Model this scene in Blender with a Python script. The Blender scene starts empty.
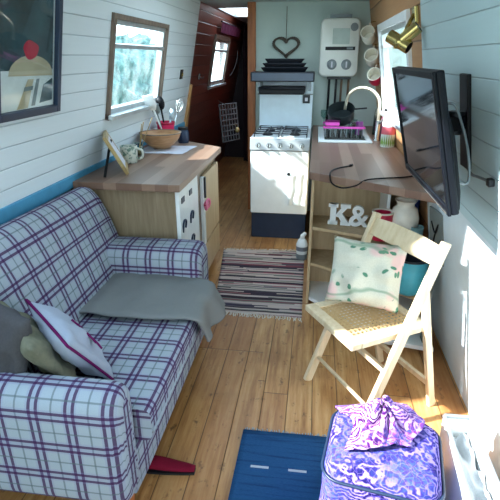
import bpy, bmesh, math, random
from mathutils import Vector as V, Matrix as M, Euler, noise
random.seed(7)
S = bpy.context.scene; COL = S.collection; PI = math.pi
def lin(c):
    return tuple((x/12.92 if x <= .04045 else ((x+.055)/1.055)**2.4) for x in [k/255 for k in c]) + (1.0,)

# ------------------------------------------------------------------ materials
class NT:
    def __init__(s, name):
        s.m = bpy.data.materials.new(name); s.m.use_nodes = True; s.t = s.m.node_tree; s.t.nodes.clear()
        s.out = s.n('ShaderNodeOutputMaterial')
    def n(s, typ, **kw):
        x = s.t.nodes.new(typ)
        for k, v in kw.items():
            if k in x.inputs: x.inputs[k].default_value = v
            else: setattr(x, k, v)
        return x
    def l(s, a, b): s.t.links.new(a, b)
    def math(s, op, a, b=None, c=None):
        x = s.n('ShaderNodeMath', operation=op)
        for i, q in enumerate((a, b, c)):
            if q is None: continue
            if isinstance(q, (int, float)): x.inputs[i].default_value = q
            else: s.l(q, x.inputs[i])
        return x.outputs[0]
    def mix(s, f, a, b, mode='MIX'):
        x = s.n('ShaderNodeMix', data_type='RGBA', blend_type=mode)
        for i, q in ((0, f), (6, a), (7, b)):
            if isinstance(q, (int, float, tuple)): x.inputs[i].default_value = q
            else: s.l(q, x.inputs[i])
        return x.outputs[2]
    def ramp(s, f, stops, interp='LINEAR'):
        x = s.n('ShaderNodeValToRGB'); x.color_ramp.interpolation = interp
        while len(x.color_ramp.elements) < len(stops): x.color_ramp.elements.new(.5)
        for e, (p, c) in zip(x.color_ramp.elements, stops): e.position = p; e.color = c
        s.l(f, x.inputs[0]); return x.outputs[0]
    def coord(s, kind='Object', scale=(1, 1, 1)):
        c = s.n('ShaderNodeTexCoord'); mp = s.n('ShaderNodeMapping'); mp.inputs['Scale'].default_value = scale
        s.l(c.outputs[kind], mp.inputs[0]); return mp.outputs[0]
    def noise(s, vec, scale, detail=4, rough=.5, dim='3D'):
        x = s.n('ShaderNodeTexNoise'); x.inputs['Scale'].default_value = scale; x.inputs['Detail'].default_value = detail
        x.inputs['Roughness'].default_value = rough; s.l(vec, x.inputs['Vector']); return x.outputs['Fac']
    def bsdf(s, color, rough=.5, metal=0, bump=None, bs=.3, bd=.01, spec=.5, **kw):
        b = s.n('ShaderNodeBsdfPrincipled', Metallic=metal)
        for k, v in kw.items(): b.inputs[k].default_value = v
        b.inputs['Specular IOR Level'].default_value = spec
        for nm, q in (('Base Color', color), ('Roughness', rough)):
            if isinstance(q, (int, float, tuple)): b.inputs[nm].default_value = q
            else: s.l(q, b.inputs[nm])
        if bump is not None:
            bp = s.n('ShaderNodeBump'); bp.inputs['Strength'].default_value = bs; bp.inputs['Distance'].default_value = bd
            s.l(bump, bp.inputs['Height']); s.l(bp.outputs[0], b.inputs['Normal'])
        s.l(b.outputs[0], s.out.inputs[0]); return s.m

def plain(name, c, rough=.5, metal=0, var=.06, scale=14, bs=.08, spec=.5, **kw):
    t = NT(name); v = t.coord(); n = t.noise(v, scale, 5)
    a = lin(c); d = tuple(x*(1-var*2.2) for x in a[:3]) + (1,)
    u = tuple(min(1, x*(1+var)) for x in a[:3]) + (1,)
    return t.bsdf(t.ramp(n, [(.3, d), (.7, u)]), rough, metal, n, bs, .004, spec, **kw)
def fabric(name, c, c2=None, scale=260, var=.12):
    t = NT(name); v = t.coord(); n = t.noise(v, scale, 2); big = t.noise(v, 6, 4)
    a = lin(c); d = lin(c2) if c2 else tuple(x*(1-var*2) for x in a[:3]) + (1,)
    return t.bsdf(t.mix(t.math('MULTIPLY', t.math('ADD', n, big), .55), d, a), .95, 0, n, .35, .003, .15)
def wood(name, c1, c2, scale=(2, 30, 30), rough=.45, dist=1.2, c3=None):
    t = NT(name); v = t.coord('Object', scale); n = t.noise(v, 1.6, 6, .62); m = t.noise(t.coord('Object', tuple(x*.25 for x in scale)), 1.5, 3)
    f = t.math('ADD', t.math('MULTIPLY', n, .75), t.math('MULTIPLY', m, .3))
    col = t.ramp(f, [(.32, lin(c2)), (.68, lin(c1))])
    return t.bsdf(col, rough, 0, n, .12, .003, .4)

def plank_wall(name, c, groove, pitch, u_len=None, off=0., jitter=.05, grain=None, rough=.55, gw=.045):
    """painted or stained boards: uv = (along, up) in metres"""
    t = NT(name); c0 = t.n('ShaderNodeTexCoord'); sp = t.n('ShaderNodeSeparateXYZ'); t.l(c0.outputs['UV'], sp.inputs[0])
    r = t.math('DIVIDE', t.math('ADD', sp.outputs[1], off), pitch); row = t.math('FLOOR', r); fr = t.math('FRACT', r)
    wn = t.n('ShaderNodeTexWhiteNoise', noise_dimensions='1D'); t.l(row, wn.inputs['W'])
    edge = t.math('MINIMUM', fr, t.math('SUBTRACT', 1., fr))
    g = t.math('SMOOTH_MIN', t.math('DIVIDE', edge, gw), 1., .3)
    mp = t.coord('UV', (1.5, 28, 1)); n = t.noise(mp, 2.2, 6, .6)
    a = lin(c); d = lin(grain) if grain else tuple(x*.93 for x in a[:3]) + (1,)
    base = t.mix(n, d, a)
    base = t.mix(t.math('MULTIPLY', wn.outputs[0], jitter), base, tuple(x*.35 for x in a[:3]) + (1,))
    col = t.mix(g, lin(groove), base)
    return t.bsdf(col, rough, 0, g, .6, .006, .4)

def floor_mat():
    t = NT('floorboards'); c0 = t.n('ShaderNodeTexCoord'); sp = t.n('ShaderNodeSeparateXYZ'); t.l(c0.outputs['Object'], sp.inputs[0])
    X, Y = sp.outputs[0], sp.outputs[1]; w = .118
    r = t.math('DIVIDE', t.math('ADD', X, 5.02), w); row = t.math('FLOOR', r); fr = t.math('FRACT', r)
    w1 = t.n('ShaderNodeTexWhiteNoise', noise_dimensions='1D'); t.l(row, w1.inputs['W'])
    yy = t.math('DIVIDE', t.math('ADD', Y, t.math('ADD', t.math('MULTIPLY', t.math('MULTIPLY', w1.outputs[0], 1.7), t.math('GREATER_THAN', X, -.22)), .9)), 1.55); cell = t.math('FLOOR', yy); fy = t.math('FRACT', yy)
    cv = t.n('ShaderNodeCombineXYZ'); t.l(row, cv.inputs[0]); t.l(cell, cv.inputs[1])
    w2 = t.n('ShaderNodeTexWhiteNoise', noise_dimensions='2D'); t.l(cv.outputs[0], w2.inputs['Vector'])
    ex = t.math('MULTIPLY', t.math('MINIMUM', fr, t.math('SUBTRACT', 1., fr)), w); ey = t.math('MULTIPLY', t.math('MINIMUM', fy, t.math('SUBTRACT', 1., fy)), 1.55)
    e = t.math('MINIMUM', t.math('DIVIDE', t.math('MINIMUM', ex, ey), .0032), 1.)
    av = t.n('ShaderNodeVectorMath', operation='ADD'); t.l(c0.outputs['Object'], av.inputs[0]); t.l(w2.outputs['Color'], av.inputs[1])
    mp = t.n('ShaderNodeMapping'); mp.inputs['Scale'].default_value = (22, 1.6, 1); t.l(av.outputs[0], mp.inputs[0])
    n = t.noise(mp.outputs[0], 1.7, 7, .65)
    blot = t.noise(c0.outputs['Object'], 3.1, 5, .6); spk = t.noise(t.coord('Object', (9, 5, 1)), 2.5, 3, .7)
    col = t.ramp(n, [(.3, lin((144, 98, 54))), (.5, lin((188, 140, 86))), (.72, lin((212, 172, 118)))])
    col = t.mix(t.math('MULTIPLY', w2.outputs[0], .62), col, lin((146, 88, 44)))
    col = t.mix(t.ramp(blot, [(.45, (0, 0, 0, 1)), (.75, (.5, .5, .5, 1))]), col, lin((116, 72, 36)))
    col = t.mix(t.ramp(spk, [(.6, (0, 0, 0, 1)), (.72, (.75, .75, .75, 1))]), col, lin((74, 48, 30)))
    col = t.mix(e, lin((52, 32, 18)), col)
    return t.bsdf(col, .38, 0, t.math('ADD', e, t.math('MULTIPLY', n, .25)), .35, .003, .45)

def plaid():
    t = NT('tartan_weave'); c0 = t.n('ShaderNodeTexCoord'); sp = t.n('ShaderNodeSeparateXYZ'); t.l(c0.outputs['UV'], sp.inputs[0])
    def bands(x, centres, hw, per):
        fr = t.math('FRACT', t.math('DIVIDE', x, per)); acc = None
        for c in centres:
            b = t.math('LESS_THAN', t.math('ABSOLUTE', t.math('SUBTRACT', fr, c)), hw)
            acc = b if acc is None else t.math('MAXIMUM', acc, b)
        return acc
    P = .12; base = lin((166, 174, 182)); n = t.noise(c0.outputs['UV'], 420, 2)
    col = t.mix(n, lin((140, 150, 160)), base)
    for ax in (0, 1):
        s_ = sp.outputs[ax]
        col = t.mix(t.math('MULTIPLY', bands(s_, (.35,), .2, P), .22), col, lin((120, 120, 160)))
        col = t.mix(t.math('MULTIPLY', bands(s_, (.25, .45), .045, P), .85), col, lin((64, 30, 70)))
        col = t.mix(t.math('MULTIPLY', bands(s_, (.86,), .026, P), .6), col, lin((84, 98, 100)))
    return t.bsdf(col, .95, 0, n, .3, .002, .1)

def glass(name, haze=.0, tint=(235, 245, 245)):
    t = NT(name); tr = t.n('ShaderNodeBsdfTransparent'); tr.inputs[0].default_value = lin(tint)
    gl = t.n('ShaderNodeBsdfGlossy'); gl.inputs['Roughness'].default_value = .03
    lw = t.n('ShaderNodeLayerWeight'); fz_ = t.math('ADD', t.math('MULTIPLY', t.math('POWER', lw.outputs['Facing'], 4.), .35), .04)
    mx = t.n('ShaderNodeMixShader'); t.l(fz_, mx.inputs[0]); t.l(tr.outputs[0], mx.inputs[1]); t.l(gl.outputs[0], mx.inputs[2])
    last = mx.outputs[0]
    if haze:
        tl = t.n('ShaderNodeBsdfTranslucent'); tl.inputs[0].default_value = lin((240, 248, 250))
        n = t.noise(t.coord('Object', (3, 5, 4)), 1.6, 4, .6)
        m2 = t.n('ShaderNodeMixShader'); t.l(t.math('MULTIPLY', t.ramp(n, [(.35, (0, 0, 0, 1)), (.75, (1, 1, 1, 1))]), haze), m2.inputs[0])
        t.l(last, m2.inputs[1]); t.l(tl.outputs[0], m2.inputs[2]); last = m2.outputs[0]
    t.l(last, t.out.inputs[0]); return t.m

def paisley(name, dark, mid, lt):
    t = NT(name); v = t.coord(); 
    vo = t.n('ShaderNodeTexVoronoi', feature='DISTANCE_TO_EDGE'); vo.inputs['Scale'].default_value = 46; t.l(v, vo.inputs['Vector'])
    n = t.noise(v, 130, 3); b = t.noise(v, 9, 3)
    wv = t.n('ShaderNodeTexWave', wave_type='RINGS'); wv.inputs['Scale'].default_value = 24; wv.inputs['Distortion'].default_value = 14; wv.inputs['Detail'].default_value = 2; t.l(v, wv.inputs['Vector'])
    f = t.math('ADD', t.math('MULTIPLY', wv.outputs['Fac'], .55), t.math('MULTIPLY', n, .5))
    col = t.ramp(f, [(.3, lin(dark)), (.52, lin(mid)), (.75, lin(lt))])
    col = t.mix(t.ramp(b, [(.42, (0, 0, 0, 1)), (.62, (.8, .8, .8, 1))]), col, t.mix(t.ramp(n, [(.4, (0, 0, 0, 1)), (.6, (1, 1, 1, 1))]), lin((62, 84, 158)), lin(mid)))
    col = t.mix(t.ramp(vo.outputs['Distance'], [(.0, (.3, .3, .3, 1)), (.05, (0, 0, 0, 1))]), col, lin(lt))
    return t.bsdf(col, .9, 0, n, .3, .002, .1)

def floral():
    t = NT('floral_linen'); v = t.coord(); n = t.noise(v, 200, 2); w = t.noise(v, 9, 4)
    col = t.mix(n, lin((190, 187, 170)), lin((216, 213, 196)))
    a = t.n('ShaderNodeTexVoronoi'); a.inputs['Scale'].default_value = 7.5; t.l(v, a.inputs['Vector'])
    col = t.mix(t.ramp(a.outputs['Distance'], [(.3, (.75, .75, .75, 1)), (.42, (0, 0, 0, 1))]), col, lin((226, 180, 176)))
    mp = t.n('ShaderNodeMapping'); mp.inputs['Scale'].default_value = (1, 2.1, 1); mp.inputs['Rotation'].default_value = (.3, .2, .6); t.l(v, mp.inputs[0])
    b = t.n('ShaderNodeTexVoronoi'); b.inputs['Scale'].default_value = 19; t.l(mp.outputs[0], b.inputs['Vector'])
    leaf = t.math('MULTIPLY', t.ramp(b.outputs['Distance'], [(.26, (1, 1, 1, 1)), (.34, (0, 0, 0, 1))]), t.ramp(w, [(.44, (0, 0, 0, 1)), (.48, (1, 1, 1, 1))]))
    col = t.mix(leaf, col, lin((84, 132, 108)))
    wv = t.n('ShaderNodeTexWave', wave_type='RINGS'); wv.inputs['Scale'].default_value = 2.6; wv.inputs['Distortion'].default_value = 5; t.l(v, wv.inputs['Vector'])
    col = t.mix(t.ramp(wv.outputs['Fac'], [(.0, (.65, .65, .65, 1)), (.05, (0, 0, 0, 1))]), col, lin((110, 146, 120)))
    return t.bsdf(col, .95, 0, n, .25, .002, .1)

def ragrug():
    t = NT('rag_weave'); c0 = t.n('ShaderNodeTexCoord'); sp = t.n('ShaderNodeSeparateXYZ'); t.l(c0.outputs['Object'], sp.inputs[0])
    wob = t.noise(t.coord('Object', (3, 1, 1)), 3, 2)
    r = t.math('FLOOR', t.math('DIVIDE', t.math('ADD', sp.outputs[1], t.math('MULTIPLY', wob, .006)), .0125))
    w1 = t.n('ShaderNodeTexWhiteNoise', noise_dimensions='1D'); t.l(r, w1.inputs['W'])
    seg = t.math('FLOOR', t.math('DIVIDE', t.math('ADD', sp.outputs[0], t.math('MULTIPLY', w1.outputs[0], 3)), .23))
    cv = t.n('ShaderNodeCombineXYZ'); t.l(r, cv.inputs[0]); t.l(seg, cv.inputs[1])
    w2 = t.n('ShaderNodeTexWhiteNoise', noise_dimensions='2D'); t.l(cv.outputs[0], w2.inputs['Vector'])
    f = t.math('ADD', t.math('MULTIPLY', w1.outputs[0], .9), t.math('MULTIPLY', w2.outputs[0], .1))
    cols = [(0, (66, 58, 66)), (.16, (200, 186, 180)), (.28, (136, 80, 92)), (.38, (104, 100, 106)), (.46, (216, 200, 192)), (.56, (132, 134, 126)), (.64, (172, 118, 122)), (.72, (74, 68, 84)), (.78, (212, 194, 184)), (.9, (150, 140, 144))]
    col = t.ramp(f, [(p, lin(c)) for p, c in cols], 'CONSTANT'); n = t.noise(t.coord('Object', (60, 160, 60)), 3, 2)
    col = t.mix(t.math('MULTIPLY', n, .3), col, lin((70, 58, 62)))
    return t.bsdf(col, 1., 0, n, .8, .006, .05)

def blue_rug():
    t = NT('blue_weave'); c0 = t.n('ShaderNodeTexCoord'); sp = t.n('ShaderNodeSeparateXYZ'); t.l(c0.outputs['Object'], sp.inputs[0])
    n = t.noise(t.coord('Object', (40, 240, 1)), 2, 3); b = t.noise(t.coord('Object', (2, 30, 1)), 2, 2)
    col = t.mix(n, lin((26, 62, 104)), lin((52, 96, 138))); col = t.mix(t.ramp(b, [(.5, (0, 0, 0, 1)), (.7, (.6, .6, .6, 1))]), col, lin((30, 52, 90)))
    # broken pale dashes woven in rows
    fy = t.math('FRACT', t.math('DIVIDE', t.math('ADD', sp.outputs[1], -.04), .32)); fx = t.math('FRACT', t.math('DIVIDE', t.math('ADD', sp.outputs[0], .035), .15))
    m = t.math('MULTIPLY', t.math('LESS_THAN', t.math('ABSOLUTE', t.math('SUBTRACT', fy, .5)), .018), t.math('LESS_THAN', fx, .48))
    col = t.mix(t.math('MULTIPLY', m, .8), col, lin((190, 198, 206)))
    return t.bsdf(col, 1., 0, n, .7, .005, .05)

def cane():
    t = NT('woven_cane'); v = t.coord('Object', (1, 1, 1)); sp = t.n('ShaderNodeSeparateXYZ'); t.l(v, sp.inputs[0])
    def cell(x): 
        fr = t.math('FRACT', t.math('DIVIDE', x, .021)); return t.math('ABSOLUTE', t.math('SUBTRACT', fr, .5))
    d = t.math('SQRT', t.math('ADD', t.math('POWER', cell(sp.outputs[0]), 2), t.math('POWER', cell(sp.outputs[1]), 2)))
    hole = t.math('LESS_THAN', d, .33)
    col = lin((206, 176, 126)); b = t.n('ShaderNodeBsdfPrincipled'); b.inputs['Base Color'].default_value = col; b.inputs['Roughness'].default_value = .6
    n = t.noise(v, 60, 3); t.l(t.mix(n, lin((180, 146, 96)), lin((222, 194, 146))), b.inputs['Base Color'])
    tr = t.n('ShaderNodeBsdfTransparent'); mx = t.n('ShaderNodeMixShader'); t.l(hole, mx.inputs[0]); t.l(b.outputs[0], mx.inputs[1]); t.l(tr.outputs[0], mx.inputs[2])
    t.l(mx.outputs[0], t.out.inputs[0]); return t.m

def worktop_mat(name, c1, c2, c3, along=1):
    t = NT(name); c0 = t.n('ShaderNodeTexCoord'); sp = t.n('ShaderNodeSeparateXYZ'); t.l(c0.outputs['Object'], sp.inputs[0])
    A, B = (sp.outputs[1], sp.outputs[0]) if along else (sp.outputs[0], sp.outputs[1])
    r = t.math('FLOOR', t.math('DIVIDE', t.math('ADD', B, 4), .072)); w1 = t.n('ShaderNodeTexWhiteNoise', noise_dimensions='1D'); t.l(r, w1.inputs['W'])
    cl = t.math('FLOOR', t.math('DIVIDE', t.math('ADD', A, t.math('MULTIPLY', w1.outputs[0], 2)), 1.5)); cv = t.n('ShaderNodeCombineXYZ'); t.l(r, cv.inputs[0]); t.l(cl, cv.inputs[1])
    w2 = t.n('ShaderNodeTexWhiteNoise', noise_dimensions='2D'); t.l(cv.outputs[0], w2.inputs['Vector'])
    n = t.noise(t.coord('Object', (40, 3, 40) if along else (3, 40, 40)), 1.3, 6, .6)
    col = t.ramp(w2.outputs[0], [(.1, lin(c2)), (.5, lin(c1)), (.9, lin(c3))]); col = t.mix(t.math('MULTIPLY', n, .55), col, lin(c2))
    return t.bsdf(col, .4, 0, n, .08, .002, .4)

m_white = plank_wall('white_boards', (224, 234, 238), (184, 196, 202), .0885, off=.06)
m_white_r = plank_wall('white_boards_starboard', (194, 218, 222), (160, 182, 188), .0975, off=.003, gw=.035)
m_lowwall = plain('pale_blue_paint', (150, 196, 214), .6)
m_brown = plank_wall('stained_boards', (122, 62, 46), (24, 14, 16), .098, off=.02, jitter=.55, grain=(84, 42, 36), rough=.4)
m_pine = plank_wall('pine_boards', (196, 150, 104), (110, 76, 48), .16, jitter=.25, grain=(170, 120, 76))
m_bulk = plain('sage_paint', (184, 199, 194), .6, var=.04, scale=4)
m_ceil = plank_wall('ceiling_boards', (232, 236, 236), (180, 188, 190), .1)
m_floor = floor_mat(); m_plaid = plaid()
m_post = wood('redwood', (184, 110, 60), (124, 66, 34), (30, 30, 2))
m_frame = wood('brown_frame', (132, 116, 102), (92, 78, 68), (20, 20, 4))
m_pinewood = wood('pine', (206, 160, 106), (164, 116, 70), (30, 30, 2.5))
m_alu = plain('aluminium', (206, 212, 214), .35, .6)
m_glass = glass('window_glass', .07, (246, 252, 252)); m_clear = glass('clear_glass', 0, (225, 238, 236)); m_dark = plain('dark_metal', (34, 36, 42), .4, .3)
m_black = plain('black_plastic', (9, 11, 17), .5, spec=.3); m_whitepl = plain('white_enamel', (236, 240, 240), .22, var=.02)
m_endpanel = wood('oak_veneer', (150, 132, 106), (118, 100, 76), (26, 26, 2.2), .5)
m_beige = wood('beige_board', (188, 166, 132), (162, 138, 104), (20, 20, 2.2), .5)
m_chair = wood('beech', (224, 206, 174), (200, 176, 138), (26, 26, 3), .4)
m_top_l = worktop_mat('dark_block_worktop', (142, 112, 94), (118, 90, 74), (156, 128, 108), 1)
m_top_r = worktop_mat('block_worktop', (142, 114, 98), (122, 94, 80), (164, 136, 118), 1)
m_cane = cane(); m_rag = ragrug(); m_blue = blue_rug(); m_floral = floral()
m_throw = fabric('grey_wool', (132, 134, 132), (104, 107, 108)); m_taupe = fabric('taupe_velvet', (82, 80, 80), (54, 54, 60), 120)
m_lace = fabric('olive_lace', (126, 124, 104), (76, 78, 68), 60); m_lilac = fabric('pale_linen', (166, 173, 186), (146, 154, 170)); m_purple = fabric('purple_cord', (112, 28, 88), (70, 14, 60))
m_lacew = fabric('cream_lace', (214, 208, 180), (150, 146, 120), 70)
m_pais = paisley('purple_paisley', (26, 20, 80), (66, 52, 138), (146, 128, 190)); m_scarf = paisley('violet_paisley', (58, 18, 84), (122, 56, 140), (214, 180, 214))
m_navy = plain('navy_paint', (26, 44, 70), .4); m_cream = plain('cream_china', (228, 222, 208), .25); m_red = plain('red_enamel', (176, 24, 62), .3)
m_pink = plain('pink_enamel', (222, 36, 92), .35); m_teal = plain('teal_enamel', (84, 190, 212), .3); m_tealin = plain('dark_enamel', (38, 44, 54), .35)
m_bluej = plain('cobalt_tin', (30, 62, 140), .35); m_brass = plain('brass', (196, 176, 112), .25, .9); m_steel = plain('steel', (190, 192, 190), .25, .9); m_copper = plain('copper_pipe', (128, 104, 84), .35, .8)
m_nickel = plain('brushed_nickel', (206, 200, 180), .3, .7)
m_bowlw = wood('turned_wood', (196, 152, 108), (150, 104, 66), (8, 8, 40), .4); m_gold = wood('gilt_wood', (188, 164, 110), (140, 112, 66), (20, 20, 20), .4)
m_tray = plain('black_tray', (26, 30, 38), .4, .5); m_twig = plain('twig', (84, 74, 66), .9, var=.2, scale=60, bs=.6)
m_pinkpl = plain('magenta_plastic', (226, 84, 186), .4); m_grey = plain('grey_board', (112, 120, 118), .6); m_greyd = plain('grey_plastic', (122, 130, 134), .5)
m_slip = fabric('crimson_felt', (124, 18, 44), (80, 10, 30)); m_green = plain('green_soap', (122, 158, 70), .3); m_paper = plain('paper', (206, 206, 214), .8)
m_tv = plain('navy_black_plastic', (6, 10, 20), .5, spec=.25); m_screen = plain('tv_screen', (14, 18, 24), .06, var=.01, bs=0, spec=.8)

# ------------------------------------------------------------------ mesh helpers
def smooth(me, on=True):
    for p in me.polygons: p.use_smooth = on
def O(name, bm, mat, parent=None, sm=False, bev=0, base=None, autos=None):
    me = bpy.data.meshes.new(name); bmesh.ops.recalc_face_normals(bm, faces=bm.faces) if bm.faces else None
    bm.to_mesh(me); bm.free()
    for m in (mat if isinstance(mat, (list, tuple)) else [mat]): me.materials.append(m)
    o = bpy.data.objects.new(name, me); COL.objects.link(o)
    if base is not None: me.transform(M.Translation(-V(base))); o.location = base
    if parent is not None:
        r = parent
        while r.parent: r = r.parent
        if not r.get('local'): me.transform(M.Translation(-r.location))
        o.parent = parent
    if sm:
        smooth(me)
        if autos:
            try: me.set_sharp_from_angle(angle=math.radians(autos))
            except Exception: pass
    if bev:
        b = o.modifiers.new('bevel', 'BEVEL'); b.width = bev; b.segments = 2; b.limit_method = 'ANGLE'
    return o
def T(name, label, cat, loc, rot=None, group=None, local=False):
    o = bpy.data.objects.new(name, None); o.empty_display_size = .05; COL.objects.link(o); o.location = V(loc)
    if rot is not None: o.rotation_euler = rot
    o['label'] = label; o['category'] = cat
    if group: o['group'] = group
    if local: o['local'] = 1
    return o
def tag(o, label, cat, group=None, kind=None):
    o['label'] = label; o['category'] = cat
    if group: o['group'] = group
    if kind: o['kind'] = kind
    return o
def struct(o): o['kind'] = 'structure'; return o
def B(): return bmesh.new()
def bx(bm, lo, hi, mat=None, mi=0):
    r = bmesh.ops.create_cube(bm, size=1); lo, hi = V(lo), V(hi)
    mt = M.Translation((lo+hi)/2) @ M.Diagonal((hi-lo).to_4d())
    if mat is not None: mt = mat @ mt
    bmesh.ops.transform(bm, matrix=mt, verts=r['verts'])
    for f in {f for v in r['verts'] for f in v.link_faces}: f.material_index = mi
    return bm
def frame_of(d):
    d = d.normalized(); a = V((0, 0, 1)) if abs(d.z) < .9 else V((1, 0, 0)); x = d.cross(a).normalized(); return x, d.cross(x).normalized()
def tube(bm, pts, r, seg=8, caps=True, closed=False, flat=1.0):
    pts = [V(p) for p in pts]; rings = []; n = len(pts); px = None
    for i, p in enumerate(pts):
        if closed: d = pts[(i+1) % n]-pts[i-1]
        else: d = pts[min(i+1, n-1)]-pts[max(i-1, 0)]
        d.normalize()
        if px is None: x, y = frame_of(d)
        else: x = (px-d*px.dot(d)).normalized(); y = d.cross(x)
        px = x; rr = r[i] if isinstance(r, (list, tuple)) else r
        rings.append([bm.verts.new(p+(x*math.cos(2*PI*k/seg)+y*math.sin(2*PI*k/seg)*flat)*rr) for k in range(seg)])
    for i in range(n if closed else n-1):
        a, b = rings[i], rings[(i+1) % n]
        for k in range(seg): bm.faces.new((a[k], a[(k+1) % seg], b[(k+1) % seg], b[k]))
    if caps and not closed: bm.faces.new(rings[0][::-1]); bm.faces.new(rings[-1])
    return bm
def bar(bm, a, b, w, h, up=(0, 0, 1)):
    a, b = V(a), V(b); d = (b-a).normalized(); u = V(up); s = d.cross(u).normalized(); u = s.cross(d).normalized()
    vs = [bm.verts.new(p+s*w/2*i+u*h/2*j) for p in (a, b) for i, j in ((-1, -1), (1, -1), (1, 1), (-1, 1))]
    for f in ((3, 2, 1, 0), (4, 5, 6, 7), (0, 1, 5, 4), (1, 2, 6, 5), (2, 3, 7, 6), (3, 0, 4, 7)): bm.faces.new([vs[k] for k in f])
    return bm
def lathe(bm, prof, c=(0, 0, 0), seg=28, mat=None, mi=0):
    rings = []
    for r, z in prof:
        if r < 1e-5: rings.append([bm.verts.new((0, 0, z))])
        else: rings.append([bm.verts.new((r*math.cos(2*PI*k/seg), r*math.sin(2*PI*k/seg), z)) for k in range(seg)])
    for a, b in zip(rings, rings[1:]):
        for k in range(seg):
            q = [a[k % len(a)], a[(k+1) % len(a)], b[(k+1) % len(b)], b[k % len(b)]]; q = list(dict.fromkeys(q))
            if len(q) > 2: bm.faces.new(q).material_index = mi
    mt = M.Translation(V(c)) @ (mat if mat is not None else M())
    bmesh.ops.transform(bm, matrix=mt, verts=[v for r in rings for v in r]); return bm
def prism(bm, poly, z0, z1, mat=None, mi=0):
    a = [bm.verts.new((x, y, z0)) for x, y in poly]; b = [bm.verts.new((x, y, z1)) for x, y in poly]; n = len(poly)
    fs = [bm.faces.new(a[::-1]), bm.faces.new(b)]+[bm.faces.new((a[k], a[(k+1) % n], b[(k+1) % n], b[k])) for k in range(n)]
    for f in fs: f.material_index = mi
    if mat is not None: bmesh.ops.transform(bm, matrix=mat, verts=a+b)
    return bm
def loft(bm, secs, us, caps=True, uoff=0, voff=0):
    """closed loops; uv = (us, arc length)"""
    uv = bm.loops.layers.uv.verify(); n = len(secs[0]); rings = [[bm.verts.new(p) for p in s] for s in secs]
    arc = [[0.] for s in secs]; ref = max(secs, key=lambda s: sum((V(s[k])-V(s[k-1])).length for k in range(n)))
    L = [0.]
    for k in range(n): L.append(L[-1]+(V(ref[(k+1) % n])-V(ref[k])).length)
    for i in range(len(secs)-1):
        for k in range(n):
            f = bm.faces.new((rings[i][k], rings[i][(k+1) % n], rings[i+1][(k+1) % n], rings[i+1][k]))
            for lp, (u, v) in zip(f.loops, ((us[i], L[k]), (us[i], L[k+1]), (us[i+1], L[k+1]), (us[i+1], L[k]))): lp[uv].uv = (u+uoff, v+voff)
    if caps:
        for s, r, u in ((secs[0], rings[0][::-1], us[0]), (secs[-1], rings[-1], us[-1])):
            f = bm.faces.new(r); nn = (V(s[1])-V(s[0])).cross(V(s[n//2])-V(s[0]))
            ax = max(range(3), key=lambda a: abs(nn[a]))
            for lp in f.loops:
                c = lp.vert.co; lp[uv].uv = {0: (c.y, c.z), 1: (c.x, c.z), 2: (c.x, c.y)}[ax]
    return bm
def rloop(a0, a1, b0, b1, r, seg=5, f=lambda a, b: (a, b)):
    """rounded rectangle in (a,b), extra points along the sides"""
    pts = []
    for cx, cy, t0 in ((a1-r, b1-r, 0), (a0+r, b1-r, 1), (a0+r, b0+r, 2), (a1-r, b0+r, 3)):
        for k in range(seg+1):
            t = (t0+k/seg)*PI/2; pts.append((cx+r*math.cos(t), cy+r*math.sin(t)))
    return pts
def sheet(bm, fn, nu, nv, uvs=None):
    uv = bm.loops.layers.uv.verify(); g = [[bm.verts.new(fn(i/nu, j/nv)) for j in range(nv+1)] for i in range(nu+1)]
    for i in range(nu):
        for j in range(nv):
            f = bm.faces.new((g[i][j], g[i+1][j], g[i+1][j+1], g[i][j+1]))
            for lp, (a, b) in zip(f.loops, ((i, j), (i+1, j), (i+1, j+1), (i, j+1))): lp[uv].uv = (a/nu*(uvs or (1, 1))[0], b/nv*(uvs or (1, 1))[1])
    return bm
def solid(o, t, off=0): s = o.modifiers.new('solid', 'SOLIDIFY'); s.thickness = t; s.offset = off; return o
def pillow(bm, w, h, t, mat, n=22, pinch=.07, wr=.008, seed=0):
    def f(side):
        def g(a, b):
            x, y = 2*a-1, 2*b-1
            k = max(0, (1-abs(x)**2.6)*(1-abs(y)**2.6))**.55
            px = x*(1-pinch*(1-abs(y)**2)*0 - pinch*(1-y*y)*abs(x)**3); py = y*(1-pinch*(1-x*x)*abs(y)**3)
            z = side*t/2*k + noise.noise(V((x*2.3+seed, y*2.3, side*3+seed)))*wr*3*min(1, k*1.5)
            return mat @ V((px*w/2, py*h/2, z))
        return g
    sheet(bm, f(1), n, n, (w, h)); sheet(bm, f(-1), n, n, (w, h)); bmesh.ops.remove_doubles(bm, verts=bm.verts, dist=1e-5); return bm
def pillow_edge(w, h, mat, n=14, pinch=.07):
    pts = []
    for sx, sy, ax in ((1, -1, 1), (1, 1, 0), (-1, 1, 1), (-1, -1, 0)):
        for k in range(n):
            q = 2*k/n-1
            x, y = {(1, -1, 1): (1, q), (1, 1, 0): (-q, 1), (-1, 1, 1): (-1, -q), (-1, -1, 0): (q, -1)}[(sx, sy, ax)]
            pts.append(mat @ V((x*(1-pinch*(1-y*y)*abs(x)**3)*w/2, y*(1-pinch*(1-x*x)*abs(y)**3)*h/2, 0)))
    return pts
def basis(o, x, y, z): return M(((x[0], y[0], z[0], o[0]), (x[1], y[1], z[1], o[1]), (x[2], y[2], z[2], o[2]), (0, 0, 0, 1)))
def smoothpath(pts, n=8):
    pts = [V(p) for p in pts]; out = []
    for i in range(len(pts)-1):
        p0, p1, p2, p3 = pts[max(i-1, 0)], pts[i], pts[i+1], pts[min(i+2, len(pts)-1)]
        for k in range(n):
            t = k/n; out.append(.5*((2*p1)+(p2-p0)*t+(2*p0-5*p1+4*p2-p3)*t*t+(3*p1-p0-3*p2+p3)*t**3))
    return out+[pts[-1]]
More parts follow.
